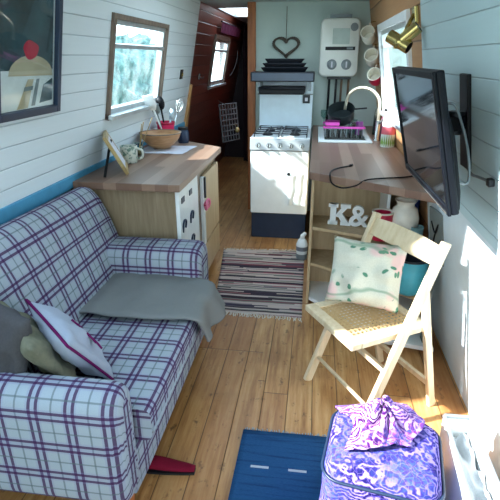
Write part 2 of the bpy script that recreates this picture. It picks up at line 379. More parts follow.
def cut(o, boxes):
    for lo, hi in boxes:
        b = B(); bx(b, lo, hi); me = bpy.data.meshes.new('c'); b.to_mesh(me); b.free(); c = bpy.data.objects.new('c', me); COL.objects.link(c)
        c.location = o.location if False else (0, 0, 0)
        md = o.modifiers.new('cut', 'BOOLEAN'); md.object = c; md.operation = 'DIFFERENCE'; md.solver = 'EXACT'
        bpy.context.view_layer.update(); dg = bpy.context.evaluated_depsgraph_get(); nm = bpy.data.meshes.new_from_object(o.evaluated_get(dg))
        o.modifiers.remove(md); o.data = nm; bpy.data.objects.remove(c)
    return o

# ------------------------------------------------------------------ setting
KL, XL = .19, -1.3      # the cabin sides lean inwards
KR, XR = -.17, .62
def xl(z): return XL+KL*(z-.9)
def xr(z): return XR+KR*(z-.9)
nl = V((1, 0, -KL)).normalized(); sl = V((KL, 0, 1)).normalized()
nr = V((-1, 0, KR)).normalized(); sr = V((KR, 0, 1)).normalized()
def wallmesh(bm, fx, y0, y1, z0, z1, holes, out, th=.05):
    """leaning wall with rectangular holes, thickness th outwards, uv=(y,z)"""
    uv = bm.loops.layers.uv.verify()
    ys = sorted({y0, y1, *[h[0] for h in holes], *[h[1] for h in holes]}); zs = sorted({z0, z1, *[h[2] for h in holes], *[h[3] for h in holes]})
    for d in (0, th*out):
        for a, b in zip(ys, ys[1:]):
            for c, e in zip(zs, zs[1:]):
                if any(h[0]-1e-6 <= a and b <= h[1]+1e-6 and h[2]-1e-6 <= c and e <= h[3]+1e-6 for h in holes): continue
                q = [(a, c), (b, c), (b, e), (a, e)]; f = bm.faces.new([bm.verts.new((fx(z)+d, y, z)) for y, z in q])
                for lp, p in zip(f.loops, q): lp[uv].uv = p
    def edge(q):
        f = bm.faces.new([bm.verts.new((fx(z)+d, y, z)) for (y, z), d in ((q[0], 0), (q[1], 0), (q[1], th*out), (q[0], th*out))])
        for lp in f.loops: lp[uv].uv = (lp.vert.co.y, .05)
    for a, b, c, e in list(holes)+[(y0, y1, z0, z1)]:
        for q in (((a, c), (b, c)), ((b, c), (b, e)), ((b, e), (a, e)), ((a, e), (a, c))): edge(q)
    bmesh.ops.remove_doubles(bm, verts=bm.verts, dist=1e-5); return bm
YN, YB, YE, ZC = -.9, 4.87, 7.7, 2.0
ZC = 2.0
W1 = (2.78, 3.78, 1.19, 1.74); W2 = (5.6, 6.5, 1.21, 1.74); W3 = (2.92, 4.2, 1.1, 1.74); HATCH = (.3, 1.2, 1.2, ZC)
struct(O('floor', bx(B(), (-1.6, YN, -.04), (1.0, YE, 0)), m_floor))
ceil_ = struct(O('ceiling', bx(B(), (-1.25, YN, ZC), (.62, YE, ZC+.04)), m_ceil))
ROOF = [(-1.3, -.45, .3, 1.3), (-.72, .02, 2.85, 3.85), (-1.06, -.72, 5.4, 6.5)]      # unseen openings shaped for light: side hatch slide, added galley and corridor skylights
cut(ceil_, [((x0, y0, ZC-.1), (x1, y1, ZC+.2)) for x0, x1, y0, y1 in ROOF])
struct(O('wall_left', wallmesh(B(), xl, YN, 4.74, .9, ZC, [W1, HATCH], -1), m_white))
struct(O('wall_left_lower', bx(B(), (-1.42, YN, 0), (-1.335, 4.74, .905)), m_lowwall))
struct(O('wall_left_corridor', wallmesh(B(), xl, 4.74, YE, .0, ZC, [W2], -1), m_brown))
struct(O('wall_right', wallmesh(B(), xr, YN, 2.62, .93, ZC, [], 1), m_white_r))
struct(O('wall_right_lower', wallmesh(B(), xr, YN, 2.62, 0, .93, [], 1), plain('pale_wall_paint', (214, 226, 232), .5, var=.02)))
struct(O('wall_right_galley', wallmesh(B(), xr, 2.62, YE, 0, ZC, [W3], 1), m_pine))
struct(O('wall_back', bx(B(), (-.62, YB, 0), (.85, YB+.04, ZC)), m_bulk))
struct(O('wall_corridor_inner', bx(B(), (-.66, YB+.05, 0), (-.62, YE, ZC)), m_brown))
struct(O('wall_corridor_end', bx(B(), (-1.5, YE, 0), (.9, YE+.04, ZC)), plain('dark_stain', (38, 28, 34), .7)))
fr = B(); bx(fr, (-1.5, YN-.04, 0), (-.85, YN, ZC)); bx(fr, (.2, YN-.04, 0), (.9, YN, ZC))
struct(O('wall_front', fr, m_bulk))
struct(O('trim_1', bx(B(), (-.672, YB-.03, 0), (-.595, YB+.05, ZC)), m_post, bev=.004))                                   # post of the bulkhead
tb = B(); prism(tb, [(4.68, .86), (4.78, .86), (4.76, 1.28), (4.74, 1.28)], 0, .025, basis((0, 0, 0), (0, 1, 0), (0, 0, 1), (1, 0, 0)))
for v in tb.verts: v.co.x += xl(v.co.z)
struct(O('trim_2', tb, m_pinewood))
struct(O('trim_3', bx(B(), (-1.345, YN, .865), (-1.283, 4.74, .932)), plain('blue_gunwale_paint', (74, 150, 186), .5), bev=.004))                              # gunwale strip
def wallpt(side, y, z, d=0.):
    return (V((xl(z), y, z))+nl*d) if side < 0 else (V((xr(z), y, z))+nr*d)
def wallbox(bm, side, y0, y1, z0, z1, d0, d1, mi=0):
    vs = [bm.verts.new(wallpt(side, y, z, d)) for d in (d0, d1) for y, z in ((y0, z0), (y1, z0), (y1, z1), (y0, z1))]
    for f in ((3, 2, 1, 0), (4, 5, 6, 7), (0, 1, 5, 4), (1, 2, 6, 5), (2, 3, 7, 6), (3, 0, 4, 7)): bm.faces.new([vs[k] for k in f]).material_index = mi
    return bm
def ringbox(bm, side, y0, y1, z0, z1, w, d0, d1, mi=0):
    wallbox(bm, side, y0, y0+w, z0, z1, d0, d1, mi); wallbox(bm, side, y1-w, y1, z0, z1, d0, d1, mi)
    wallbox(bm, side, y0+w, y1-w, z0, z0+w, d0, d1, mi); wallbox(bm, side, y0+w, y1-w, z1-w, z1, d0, d1, mi); return bm
def window(name, side, W, transom, wood_m, alu_m, trimw=.03, lean=.06):
    y0, y1, z0, z1 = W
    f = struct(O(name, ringbox(B(), side, y0-trimw*.5, y1+trimw*.5, z0-trimw*.5, z1+trimw*.5, trimw, -.05, .022), wood_m, bev=.003))
    a = B(); ringbox(a, side, y0+trimw*.5, y1-trimw*.5, z0+trimw*.5, z1-trimw*.5, .028, -.035, .002)
    wallbox(a, side, y0+trimw*.5, y1-trimw*.5, transom-.012, transom+.012, -.035, .008)
    O('window_sash', a, alu_m, f, bev=.002)
    O('window_pane', wallbox(B(), side, y0+.03, y1-.03, z0+.03, z1-.03, -.03, -.026), m_glass, f)
    # sill strip
    O('window_sill', wallbox(B(), side, y0-trimw*.5, y1+trimw*.5, z0-.01, z0+.016, .0, .05), alu_m, f, bev=.003)
    return f
window('window_1', -1, W1, 1.585, m_frame, m_alu, .03); window('window_2', -1, W2, 1.6, m_frame, m_alu, .05); window('window_3', 1, W3, 1.6, m_whitepl, m_alu, .05)

# ------------------------------------------------------------------ outdoors
def hedge(name, x0, y0, y1, h, mat, seed):
    def f(a, b):
        y = y0+(y1-y0)*a; t = b*PI; z = -.4+(h+.4+.5*noise.noise(V((y*.6, seed, 0))))*math.sin(t*.5)**.8 if b < 1 else h
        x = x0-.9*(1-math.cos(t*.5)); p = V((x, y, z)); k = noise.noise(p*1.7+V((seed, 0, 0)))*.35+noise.noise(p*5)*.14+noise.noise(p*13)*.06
        return p+V((k, 0, k*.7))
    o = O(name, sheet(B(), f, 150, 46), mat, sm=True); return o
def leafy():
    t = NT('foliage'); v = t.coord(); n = t.noise(v, 5, 6, .7); b = t.noise(v, 1.1, 3)
    col = t.ramp(n, [(.35, lin((22, 58, 60))), (.5, lin((60, 112, 112))), (.68, lin((140, 180, 176)))]); col = t.mix(t.math('MULTIPLY', b, .5), col, lin((120, 160, 150)))
    return t.bsdf(col, .9, 0, n, 1, .1)
m_leaf = leafy()
tag(hedge('hedge', -5.2, 2, 24, 2.05, m_leaf, 3), 'leafy green hedge on the bank outside the windows with the utensil pot below', 'hedge', kind='stuff')
tag(hedge('hedge', 7.5, 2, 24, 1.5, m_leaf, 8), 'leafy green hedge on the bank beyond the galley window', 'hedge', kind='stuff')
struct(O('ground', bx(B(), (-30, -20, -.6), (30, 40, -.5)), plain('bank_grass', (112, 128, 104), .9)))

# ------------------------------------------------------------------ left wall: picture, switch
def picture():
    y0, y1, z0, z1 = 1.69, 2.172, 1.292, 1.9
    t = T('framed_picture', 'dark navy framed picture of a red shape above a pale mushroom on white boards', 'picture', wallpt(-1, (y0+y1)/2, z0, 0))
    O('frame', ringbox(B(), -1, y0, y1, z0, z1, .03, .001, .03), m_navy, t, bev=.003)
    p = B(); mats = [plain('print_teal', (38, 74, 84), .6, var=.3, scale=9), m_paper, plain('print_beige', (188, 176, 146), .6), plain('print_red', (196, 30, 66), .6), plain('print_white', (222, 230, 230), .6), plain('print_grey', (110, 128, 132), .6)]
    wallbox(p, -1, y0+.028, y1-.028, z0+.028, z1-.028, .003, .008, 4)
    wallbox(p, -1, y0+.045, y1-.045, 1.475, z1-.045, .008, .0095, 0)
    wallbox(p, -1, y0+.045, y1-.045, z0+.045, 1.475, .008, .009, 4)
    def poly(pts, d, mi):
        f = p.faces.new([p.verts.new(wallpt(-1, y, 1.325+(z-1.33)*.68 if z < 1.5 else z-.06, d)) for y, z in pts]); f.material_index = mi
    c = 1.985
    poly([(2.05, 1.46), (2.125, 1.50), (2.125, 1.36), (2.02, 1.35)], .0098, 0)
    poly([(1.93, 1.5), (1.975, 1.5), (1.93, 1.33), (1.85, 1.33)], .0102, 2)
    poly([(1.905, 1.455), (1.972, 1.46), (1.965, 1.435), (1.898, 1.43)], .0104, 5)
    poly([(1.995, 1.5), (2.02, 1.5), (1.985, 1.34), (1.955, 1.34)], .0103, 5)
    poly([(1.80, 1.515)]+[(1.96+.165*math.cos(a), 1.515+.078*math.sin(a)) for a in [PI*(1-k/12) for k in range(13)]]+[(2.125, 1.51)], .0106, 2)
    poly([(1.955+.055*math.cos(a)*(1+.1*math.sin(3*a)), 1.612+.036*math.sin(a)*(1+.1*math.cos(3*a))) for a in [2*PI*k/22 for k in range(22)]], .0107, 3)
    poly([(1.915, 1.606), (1.99, 1.606), (1.985, 1.585), (1.925, 1.585)], .0108, 3)
    O('print', p, mats, t)
    O('glazing', wallbox(B(), -1, y0+.026, y1-.026, z0+.026, z1-.026, .014, .016), glass('picture_glass', 0, (250, 252, 252)), t)
picture()
s = T('light_switch', 'small dark bronze switch plate on the white boards between window and brown panelling', 'switch', wallpt(-1, 4.37, 1.34))
O('plate', wallbox(B(), -1, 4.33, 4.41, 1.345, 1.425, 0, .008), m_black, s, bev=.003); O('toggle', wallbox(B(), -1, 4.36, 4.38, 1.37, 1.4, .008, .018), m_brass, s, bev=.002)
s = T('coat_hook', 'small pale metal hook on the dark brown boards before the far window', 'hook', wallpt(-1, 5.08, 1.3))
O('plate', wallbox(B(), -1, 5.06, 5.11, 1.31, 1.37, 0, .008), m_greyd, s, bev=.003); O('peg', tube(B(), [wallpt(-1, 5.085, 1.34, .008), wallpt(-1, 5.085, 1.33, .04), wallpt(-1, 5.085, 1.35, .05)], .005), m_greyd, s, sm=True)

# ------------------------------------------------------------------ sofa
def sofa():
    t = T('sofa', 'small two seat sofa in grey and purple tartan with rolled arms', 'sofa', (-.9, 1.72, 0))
    Y0, Y1, AW, AF = 1.05, 2.37, .15, .24
    def arm(ya, yb, name):
        L = rloop(ya, yb, .11, .61 if ya > 1.5 else .575, .07, 6); secs = []; us = []
        for x, sh in ((-1.27, 0), (-1.0, 0), (-.75, 0), (-.6, 0), (-.575, .004), (-.558, .014), (-.549, .03), (-.546, .05)):
            cy, cz = (ya+yb)/2, .36
            secs.append([(x, cy+(p[0]-cy)*(1-sh/(.5*(yb-ya))), cz+(p[1]-cz)*(1-sh/.25)) for p in L]); us.append(x)
        return O(name, loft(B(), secs, us, voff=.045, uoff=.02), m_plaid, t, sm=True, autos=60)
    arm(Y0, Y0+AW, 'arm'); arm(Y1-AF, Y1, 'arm')
    prof = smoothpath([(-.985, .36), (-1.005, .46), (-1.05, .62), (-1.10, .76), (-1.145, .85), (-1.195, .888), (-1.25, .872), (-1.278, .80), (-1.29, .5), (-1.29, .12), (-1.12, .12)], 4)
    secs, us = [], []
    for y, sh in ((Y0+.02, .06), (Y0+.03, .02), (Y0+.06, 0), (1.5, 0), (1.9, 0), (2.22, 0), (2.27, 0), (2.305, .01), (2.33, .035), (2.342, .07), (2.345, .11)):
        secs.append([(-1.16+(p.x+1.16)*(1-sh*.9), y, .5+(p.y-.5)*(1-sh)+(.016*(2.3-y)/.8 if p.y > .7 else 0)) for p in [V((q.x, q.y, 0)) for q in [V((a[0], a[1], 0)) for a in prof]]]); us.append(y)
    O('backrest', loft(B(), secs, us, uoff=.03, voff=.02), m_plaid, t, sm=True, autos=70)
    def cushion(x0, x1, z0, z1, y0, y1, name, r, crown=0):
        L = rloop(x0, x1, z0, z1, r, 5); secs, us = [], []
        N = 12
        for k in range(N+1):
            e = k/N; y = y0+(y1-y0)*e; sh = .016*(abs(2*e-1)**8); cz = (z0+z1)/2; cx = (x0+x1)/2
            secs.append([(cx+(p[0]-cx)*(1-sh), y, cz+(p[1]-cz)*(1-sh*3)+(crown*math.sin(PI*e)*math.sin(PI*max(0, min(1, (p[0]-x0)/(x1-x0)))) if p[1] > cz else 0)) for p in L]); us.append(y)
        return O(name, loft(B(), secs, us, voff=.02), m_plaid, t, sm=True, autos=60)
    cushion(-1.06, -.497, .285, .425, Y0+AW+.004, Y1-AF-.004, 'seat_cushion', .03, .015)
    cushion(-1.2, -.545, .10, .283, Y0+.09, Y1-.09, 'base', .012)
    O('seat_piping', tube(B(), [(-.497, Y0+AW+.01, .33), (-.497, Y1-AF-.01, .33)], .005), m_plaid, t, sm=True)
    for x in (-.6, -1.2):
        for y in (Y0+.12, Y1-.12): O('foot', lathe(B(), [(0, 0), (.018, 0), (.026, .102), (0, .102)], (x, y, 0), 14), m_post, t, sm=True, autos=40)
sofa()
# throw
def throwf(a, b):
    # a: across y, b: along x and over the front edge
    L = -.03+b*.76
    y = 1.76+.372*a
    if L < .5: x, z = -1.0+L, .449
    else:
        q = min(1, (L-.5)/.05); x = -.50+.028*math.sin(q*PI/2); z = .449-.028*(1-math.cos(q*PI/2)) - max(0, L-.55)*.8
        x += max(0, L-.55)*(.12+.45*max(0, a-.5)); z += max(0, L-.55)*(.12+.5*max(0, a-.6))
    if b < .62: y += .0
    y += .06*(1-a)*(b-.5) - .03*math.sin(b*3)*(1-a) + max(0, L-.52)*(.1-.25*(a-.2))
    w = noise.noise(V((x*6, y*6, 2)))*.010+noise.noise(V((x*14, y*14+4, 5)))*.005
    if L > .5: x += w*1.4+.012*math.sin(a*11)*min(1, (L-.5)*5); z += w*.3
    else: z += abs(w)+.002 + .010*math.exp(-((b-.1)/.06)**2)
    z += .012*math.sin(PI*min(1, L/.5))*(math.sin(PI*a) > 0)
    return V((x, y, z))
th = tag(O('throw_blanket', sheet(B(), throwf, 40, 60), m_throw, sm=True, base=(-.75, 2.0, .45)), 'plain grey wool throw folded over the sofa seat and hanging off its front edge', 'blanket'); solid(th, .012, 1)
# cushions in the near corner of the sofa
def mk_cushion(name, label, o, x, y, w, h, th_, mat, seed, pipe=None, wr=.008):
    x = V(x).normalized(); z = x.cross(V(y)).normalized(); y = z.cross(x).normalized(); mt = basis(o, x, y, z)
    t = T(name, label, 'cushion', o)
    O('cover', pillow(B(), w, h, th_, mt, seed=seed, wr=wr), mat, t, sm=True)
    if pipe is not None: O('piping', tube(B(), pillow_edge(w, h, mt), .0055, 6, closed=True), pipe, t, sm=True)
    return t, mt
t, mt = mk_cushion('scatter_cushion', 'pale lilac cushion with purple piping leaning on the near sofa arm', (-.838, 1.362, .562), (.33, -.25, -.07), (0, -.21, .24), .31, .31, .11, m_lilac, 1, m_purple)
q = B()
for k in range(3): tube(q, smoothpath([mt @ V((.0+.03*k, .08-.02*k, -.058)), mt @ V((.03+.03*k, .05-.02*k, -.06)), mt @ V((.05+.03*k, .0-.01*k, -.056))], 4), .004, 5)
for v in q.verts: pass
bmesh.ops.transform(q, matrix=mt @ M.Diagonal((1, 1, -1, 1)) @ mt.inverted(), verts=q.verts) if (mt.to_3x3() @ V((0, 0, 1))).y > 0 else None
O('embroidery', q, m_purple, t, sm=True)
t, mt = mk_cushion('scatter_cushion', 'olive lace trimmed cushion squeezed between the taupe and the lilac cushions', (-.915, 1.285, .585), (.3, -.24, -.09), (-.03, -.16, .27), .30, .33, .08, m_lace, 4)
sgn = -1 if (mt.to_3x3() @ V((0, 0, 1))).y > 0 else 1
O('lace_trim', tube(B(), smoothpath([mt @ V((.02+.015*math.sin(k*2.1), .15-.034*k, sgn*(.040-.0012*k*k*.3))) for k in range(9)], 4), [.012]*33, 6, flat=.5), m_lacew, t, sm=True)
mk_cushion('scatter_cushion', 'dark taupe cushion in the corner between sofa back and near arm', (-1.015, 1.215, .61), (.95, -.38, -.16), (.12, .10, .95), .28, .36, .11, m_taupe, 7)

# ------------------------------------------------------------------ left cabinet
def left_cabinet():
    t = T('kitchen_cabinet', 'low oak veneer cabinet behind the sofa with white decorated door panel', 'cabinet', (-1.02, 2.9, 0))
    O('body', bx(bx(B(), (-1.33, 2.40, .06), (-.735, 3.47, .858)), (-1.3, 2.44, 0), (-.80, 3.43, .06)), m_endpanel, t, bev=.003)
    d = O('door', bx(B(), (-.735, 2.405, .1), (-.712, 2.83, .85)), m_whitepl, t, bev=.003)
    for r in range(4):
        for c in range(2):
            y = 2.475+.17*c; z = .78-.15*r; q = B()
            if r == 0: bx(q, (-.712, y-.03, z-.012), (-.708, y+.03, z+.02))
            else:
                tube(q, smoothpath([(-.710, y-.03, z-.03), (-.706, y-.03, z+.02), (-.706, y+.0, z+.035), (-.706, y+.03, z+.02), (-.706, y+.012, z-.015)], 4), .0055, 6)
            O('decal', q, m_navy, d)
    O('stile', bx(B(), (-.737, 2.84, .08), (-.722, 2.93, .855)), m_frame, t)
    d2 = O('door', bx(B(), (-.735, 2.985, .33), (-.708, 3.46, .80)), m_beige, t, bev=.003)
    O('door_edge', bx(B(), (-.738, 2.935, .33), (-.702, 2.98, .80)), m_whitepl, d2, bev=.003)
    O('handle', bx(B(), (-.702, 2.95, .66), (-.69, 2.975, .80)), m_dark, d2, bev=.002)
    O('drawer', bx(B(), (-.735, 2.985, .1), (-.708, 3.46, .318)), m_beige, t, bev=.003)
left_cabinet()
wt = tag(O('worktop', prism(B(), [(-.69, 2.345), (-.69, 3.505), (-1.31, 3.97), (-1.31, 2.345)], .86, .90), m_top_l, bev=.004, base=(-1, 2.9, .86)), 'dark wood block worktop on the oak cabinet, with bowl and photo frame on it', 'worktop')
b = T('ribbon_bow', 'small pink ribbon bow hanging on the oak cabinet front', 'bow', (-.695, 2.93, .62)); q = B()
for sgn in (-1, 1): tube(q, smoothpath([(-.695, 2.93, .62), (-.675, 2.93+.03*sgn, .65), (-.67, 2.93+.042*sgn, .62), (-.68, 2.93+.025*sgn, .595), (-.695, 2.93, .62)], 5), .009, 6)
O('loops', q, plain('pink_ribbon', (226, 120, 150), .7), b, sm=True); O('knot', lathe(B(), [(0, -.016), (.014, -.01), (.017, 0), (.014, .01), (0, .016)], (-.685, 2.93, .62), 12), m_red, b, sm=True)

# things on the left worktop
def photo_frame():
    # faces +x, leans towards the wall
    w, h = .30, .235; x = V((-.39, .92, 0)); x.normalize(); lean = math.radians(27); o = V((-1.044, 2.537, .904))+x*.15
    x = -x; y = V((-.92*math.sin(lean), -.39*math.sin(lean), math.cos(lean))).normalized(); z = x.cross(y).normalized(); y = z.cross(x); mt = basis(o, x, y, z)
    t = T('photo_frame', 'gilt wooden photo frame leaning on its strut on the dark worktop', 'photo frame', o)
    q = B()
    for lo, hi in (((-w/2, 0, -.008), (-w/2+.028, h, .012)), ((w/2-.028, 0, -.008), (w/2, h, .012)), ((-w/2+.028, 0, -.008), (w/2-.028, .028, .012)), ((-w/2+.028, h-.028, -.008), (w/2-.028, h, .012))): bx(q, lo, hi, mt)
    O('frame', q, m_gold, t, bev=.002); O('photo', bx(B(), (-w/2+.02, .02, -.006), (w/2-.02, h-.02, .002), mt), m_paper, t)
    O('strut', bar(B(), mt @ V((-.02, h*.8, -.01)), V((-1.15, 2.46, .903)), .014, .006), m_black, t)
photo_frame()
def mug_at(name, label, c, r, h, mat, band=None, seg=24):
    t = T(name, label, 'mug', c); O('body', lathe(B(), [(0, .0), (r*.85, 0), (r*.97, h*.3), (r, h), (r*.92, h), (r*.88, h*.3), (0, .006)], c, seg), mat, t, sm=True, autos=50)
    cx, cy, cz = c; O('handle', tube(B(), smoothpath([(cx+r*.9, cy, cz+h*.85), (cx+r*1.6, cy, cz+h*.75), (cx+r*1.6, cy, cz+h*.35), (cx+r*.9, cy, cz+h*.2)], 5), r*.14, 8), mat, t, sm=True); return t
def patterned():
    t = NT('speckled_china'); v = t.coord(); n = t.noise(v, 40, 3)
    return t.bsdf(t.ramp(n, [(.4, lin((110, 140, 126))), (.5, lin((214, 216, 204)))]), .3, 0)
mug_at('mug', 'green and white speckled mug behind the gilt photo frame', (-1.165, 2.88, .90), .055, .105, patterned())
g = T('reed_diffuser', 'small glass jar with three thin dry reeds beside the wooden bowl', 'reed diffuser', (-1.19, 3.12, .9))
O('jar', lathe(B(), [(0, .0), (.036, 0), (.038, .055), (.026, .075), (.026, .085), (.022, .085), (.022, .07), (.033, .05), (.032, .006), (0, .006)], (-1.19, 3.12, .9), 18), m_clear, g, sm=True)
for dx, dy, hh in ((-.05, -.06, .24), (-.02, .03, .26), (-.085, .0, .22)): O('reed', tube(B(), [(-1.19, 3.12, .91), (-1.035+dx, 3.03+dy, .9+hh)], .0028, 5), m_gold, g)
O('liquid', lathe(B(), [(0, .007), (.031, .007), (.031, .03), (0, .03)], (-1.19, 3.12, .9), 14), m_bowlw, g, sm=True)
tag(O('place_mat', sheet(B(), lambda a, b: V((-1.26+.36*a+.03*b, 3.18+.32*b-.0*a, .9015+.003*noise.noise(V((a*5, b*5, 0)))+.002)), 14, 10), m_paper, sm=True, base=(-1.05, 3.35, .9)), 'crumpled pale paper mat under the wooden bowl', 'mat')
bw = T('fruit_bowl', 'wide round wooden bowl on the pale paper mat', 'bowl', (-1.11, 3.37, .909))
O('bowl', lathe(B(), [(0, .0), (.06, 0), (.10, .03), (.135, .07), (.15, .108), (.143, .108), (.125, .07), (.09, .032), (0, .014)], (-1.11, 3.37, .909), 40), m_bowlw, bw, sm=True, autos=60)
O('rim', lathe(B(), [(.143, .106), (.152, .106), (.152, .113), (.143, .113), (.143, .106)], (-1.11, 3.37, .909), 40), m_frame, bw, sm=True, autos=40)
pot = (-1.17, 3.70, .9)
pt = T('utensil_pot', 'bright pink pot holding kitchen utensils behind the wooden bowl', 'pot', pot)
O('pot_body', lathe(B(), [(0, 0), (.062, 0), (.068, .15), (.062, .15), (.057, .006), (0, .006)], pot, 28), m_pink, pt, sm=True, autos=40)
O('rim', lathe(B(), [(.066, .135), (.073, .14), (.073, .155), (.066, .155), (.066, .135)], pot, 28), m_red, pt, sm=True)
def utensil(name, label, a, b, head, mat, hm=None):
    a = V(a); b = V(b); t = T(name, label, 'utensil', a); O('handle', tube(B(), [a, (a+b)/2, b], [.006, .007, .008], 8), mat, t, sm=True)
    d = (b-a).normalized(); vdir = V((0, 1, 0)); x = d.cross(vdir).normalized(); z = x.cross(d).normalized(); mt = basis(b, x, d, z)
    q = B()
    if head == 'spatula': prism(q, [(-.018, 0), (.018, 0), (.04, .05), (.042, .13), (-.036, .14), (-.04, .05)], -.004, .004, mt)
    elif head == 'palette': prism(q, [(-.009, 0), (.009, 0), (.016, .04), (.014, .085), (-.014, .085), (-.016, .04)], -.003, .003, mt)
    elif head == 'spoon':
        lathe(q, [(0, -.02), (.02, -.016), (.036, 0), (.034, .002), (.018, -.012), (0, -.015)], (0, 0, 0), 20, mt @ M.Translation((0, .045, 0)) @ M.Diagonal((1, 1.5, 1, 1)))
    elif head == 'whisk':
        for k in range(5):
            an = PI*k/5; e = V((math.cos(an), 0, math.sin(an)))
            tube(q, [mt @ p for p in smoothpath([V((0, 0, 0)), e*.026+V((0, .05, 0)), e*.026+V((0, .09, 0)), V((0, .12, 0)), -e*.026+V((0, .09, 0)), -e*.026+V((0, .05, 0)), V((0, 0, 0))], 4)], .0018, 5)
    O('head', q, hm or mat, t, sm=(head != 'spatula')); return t
utensil('slotted_spatula', 'large white spatula sticking out of the pink pot towards the window', (-1.165, 3.67, .915), (-1.185, 3.48, 1.165), 'spatula', m_whitepl)
utensil('serving_spoon', 'black serving spoon standing upright in the pink pot', (-1.17, 3.71, .915), (-1.185, 3.66, 1.155), 'spoon', m_black)
utensil('wooden_spoon', 'dark grey spoon between the white spatula and the black spoon in the pink pot', (-1.18, 3.70, .915), (-1.195, 3.58, 1.13), 'spoon', m_grey)
utensil('whisk', 'wire whisk in the pink pot on its far side', (-1.15, 3.72, .915), (-1.09, 3.76, 1.11), 'whisk', m_steel)
utensil('palette_knife', 'short pale blue spatula leaning out of the pink pot towards the aisle', (-1.16, 3.69, .915), (-1.115, 3.66, 1.075), 'palette', plain('pale_blue', (190, 214, 226), .4))
j = T('storage_jar', 'dark navy jar half hidden behind the pink pot against the wall', 'jar', (-1.02, 3.66, .9))
O('jar', lathe(B(), [(0, 0), (.04, 0), (.045, .02), (.045, .085), (.036, .1), (0, .1)], (-1.02, 3.66, .9), 20), m_navy, j, sm=True, autos=50); O('lid', lathe(B(), [(0, .1), (.038, .1), (.038, .12), (0, .122)], (-1.02, 3.66, .9), 20), m_black, j, sm=True, autos=50)

# ------------------------------------------------------------------ corridor details
P0, P1, P2, P3 = V((-1.15, 6.0, .52)), V((-.99, 6.3, .52)), V((-1.03, 6.3, .98)), V((-1.19, 6.0, .98))
r = T('wire_rack', 'pale wire rack hung on the dark corridor wall below the far window', 'rack', P0); q = B()
O('frame', tube(B(), [P0, P1, P2, P3], .012, 6, closed=True), m_greyd, r)
for k in range(1, 6): tube(q, [P0.lerp(P1, k/6), P3.lerp(P2, k/6)], .008, 5)
for k in range(1, 7): tube(q, [P0.lerp(P3, k/7), P1.lerp(P2, k/7)], .008, 5)
O('wires', q, m_greyd, r); O('hanger', tube(B(), [P3.lerp(P2, .3), V((-1.225, 6.1, 1.02))], .005, 6), m_twig, r)
lc = P0.lerp(P1, .75)+V((.03, -.02, .13)); ln = T('hanging_ornament', 'small pale yellow round ornament hooked on the wire rack in the corridor', 'ornament', lc)
O('globe', lathe(B(), [(0, -.035), (.022, -.028), (.035, 0), (.022, .028), (.008, .036), (0, .036)], lc, 16), plain('pale_brass', (230, 214, 150), .25, .4), ln, sm=True); O('loop', tube(B(), [lc+V((0, 0, .035)), P0.lerp(P1, .75)+V((0, 0, .2))], .003, 5), m_brass, ln)
vl = T('window_valance', 'dark plum fabric valance above the far corridor window', 'valance', wallpt(-1, 6.2, 1.8, .03))
O('fabric', sheet(B(), lambda a, b: wallpt(-1, 5.65+1.25*a, 1.79+.11*b, .05+.012*math.sin(a*40)), 60, 6), fabric('plum_cloth', (92, 36, 62), (50, 20, 40)), vl, sm=True)
O('rail', tube(B(), [wallpt(-1, 5.6, 1.9, .05), wallpt(-1, 6.95, 1.9, .05)], .01, 8), m_dark, vl)
cp = T('loose_cable', 'thin pale curved cable hanging by the far corridor window', 'cable', (-1.1, 6.9, 1.1))
O('strand', tube(B(), smoothpath([wallpt(-1, 7.12, 1.62, .03), wallpt(-1, 7.16, 1.5, .04), wallpt(-1, 7.05, 1.36, .03), wallpt(-1, 6.95, 1.29, .01)], 6), .005, 6), m_greyd, cp, sm=True)
cu = tag(O('door_curtain', sheet(B(), lambda a, b: V((-1.08+.42*a, 7.3+.03*math.sin(a*28), .02+1.93*b)), 60, 4), fabric('dark_curtain', (44, 30, 36), (26, 18, 24)), sm=True, base=(-.9, 7.3, .02)), 'dark full length curtain closing the end of the brown corridor', 'curtain')

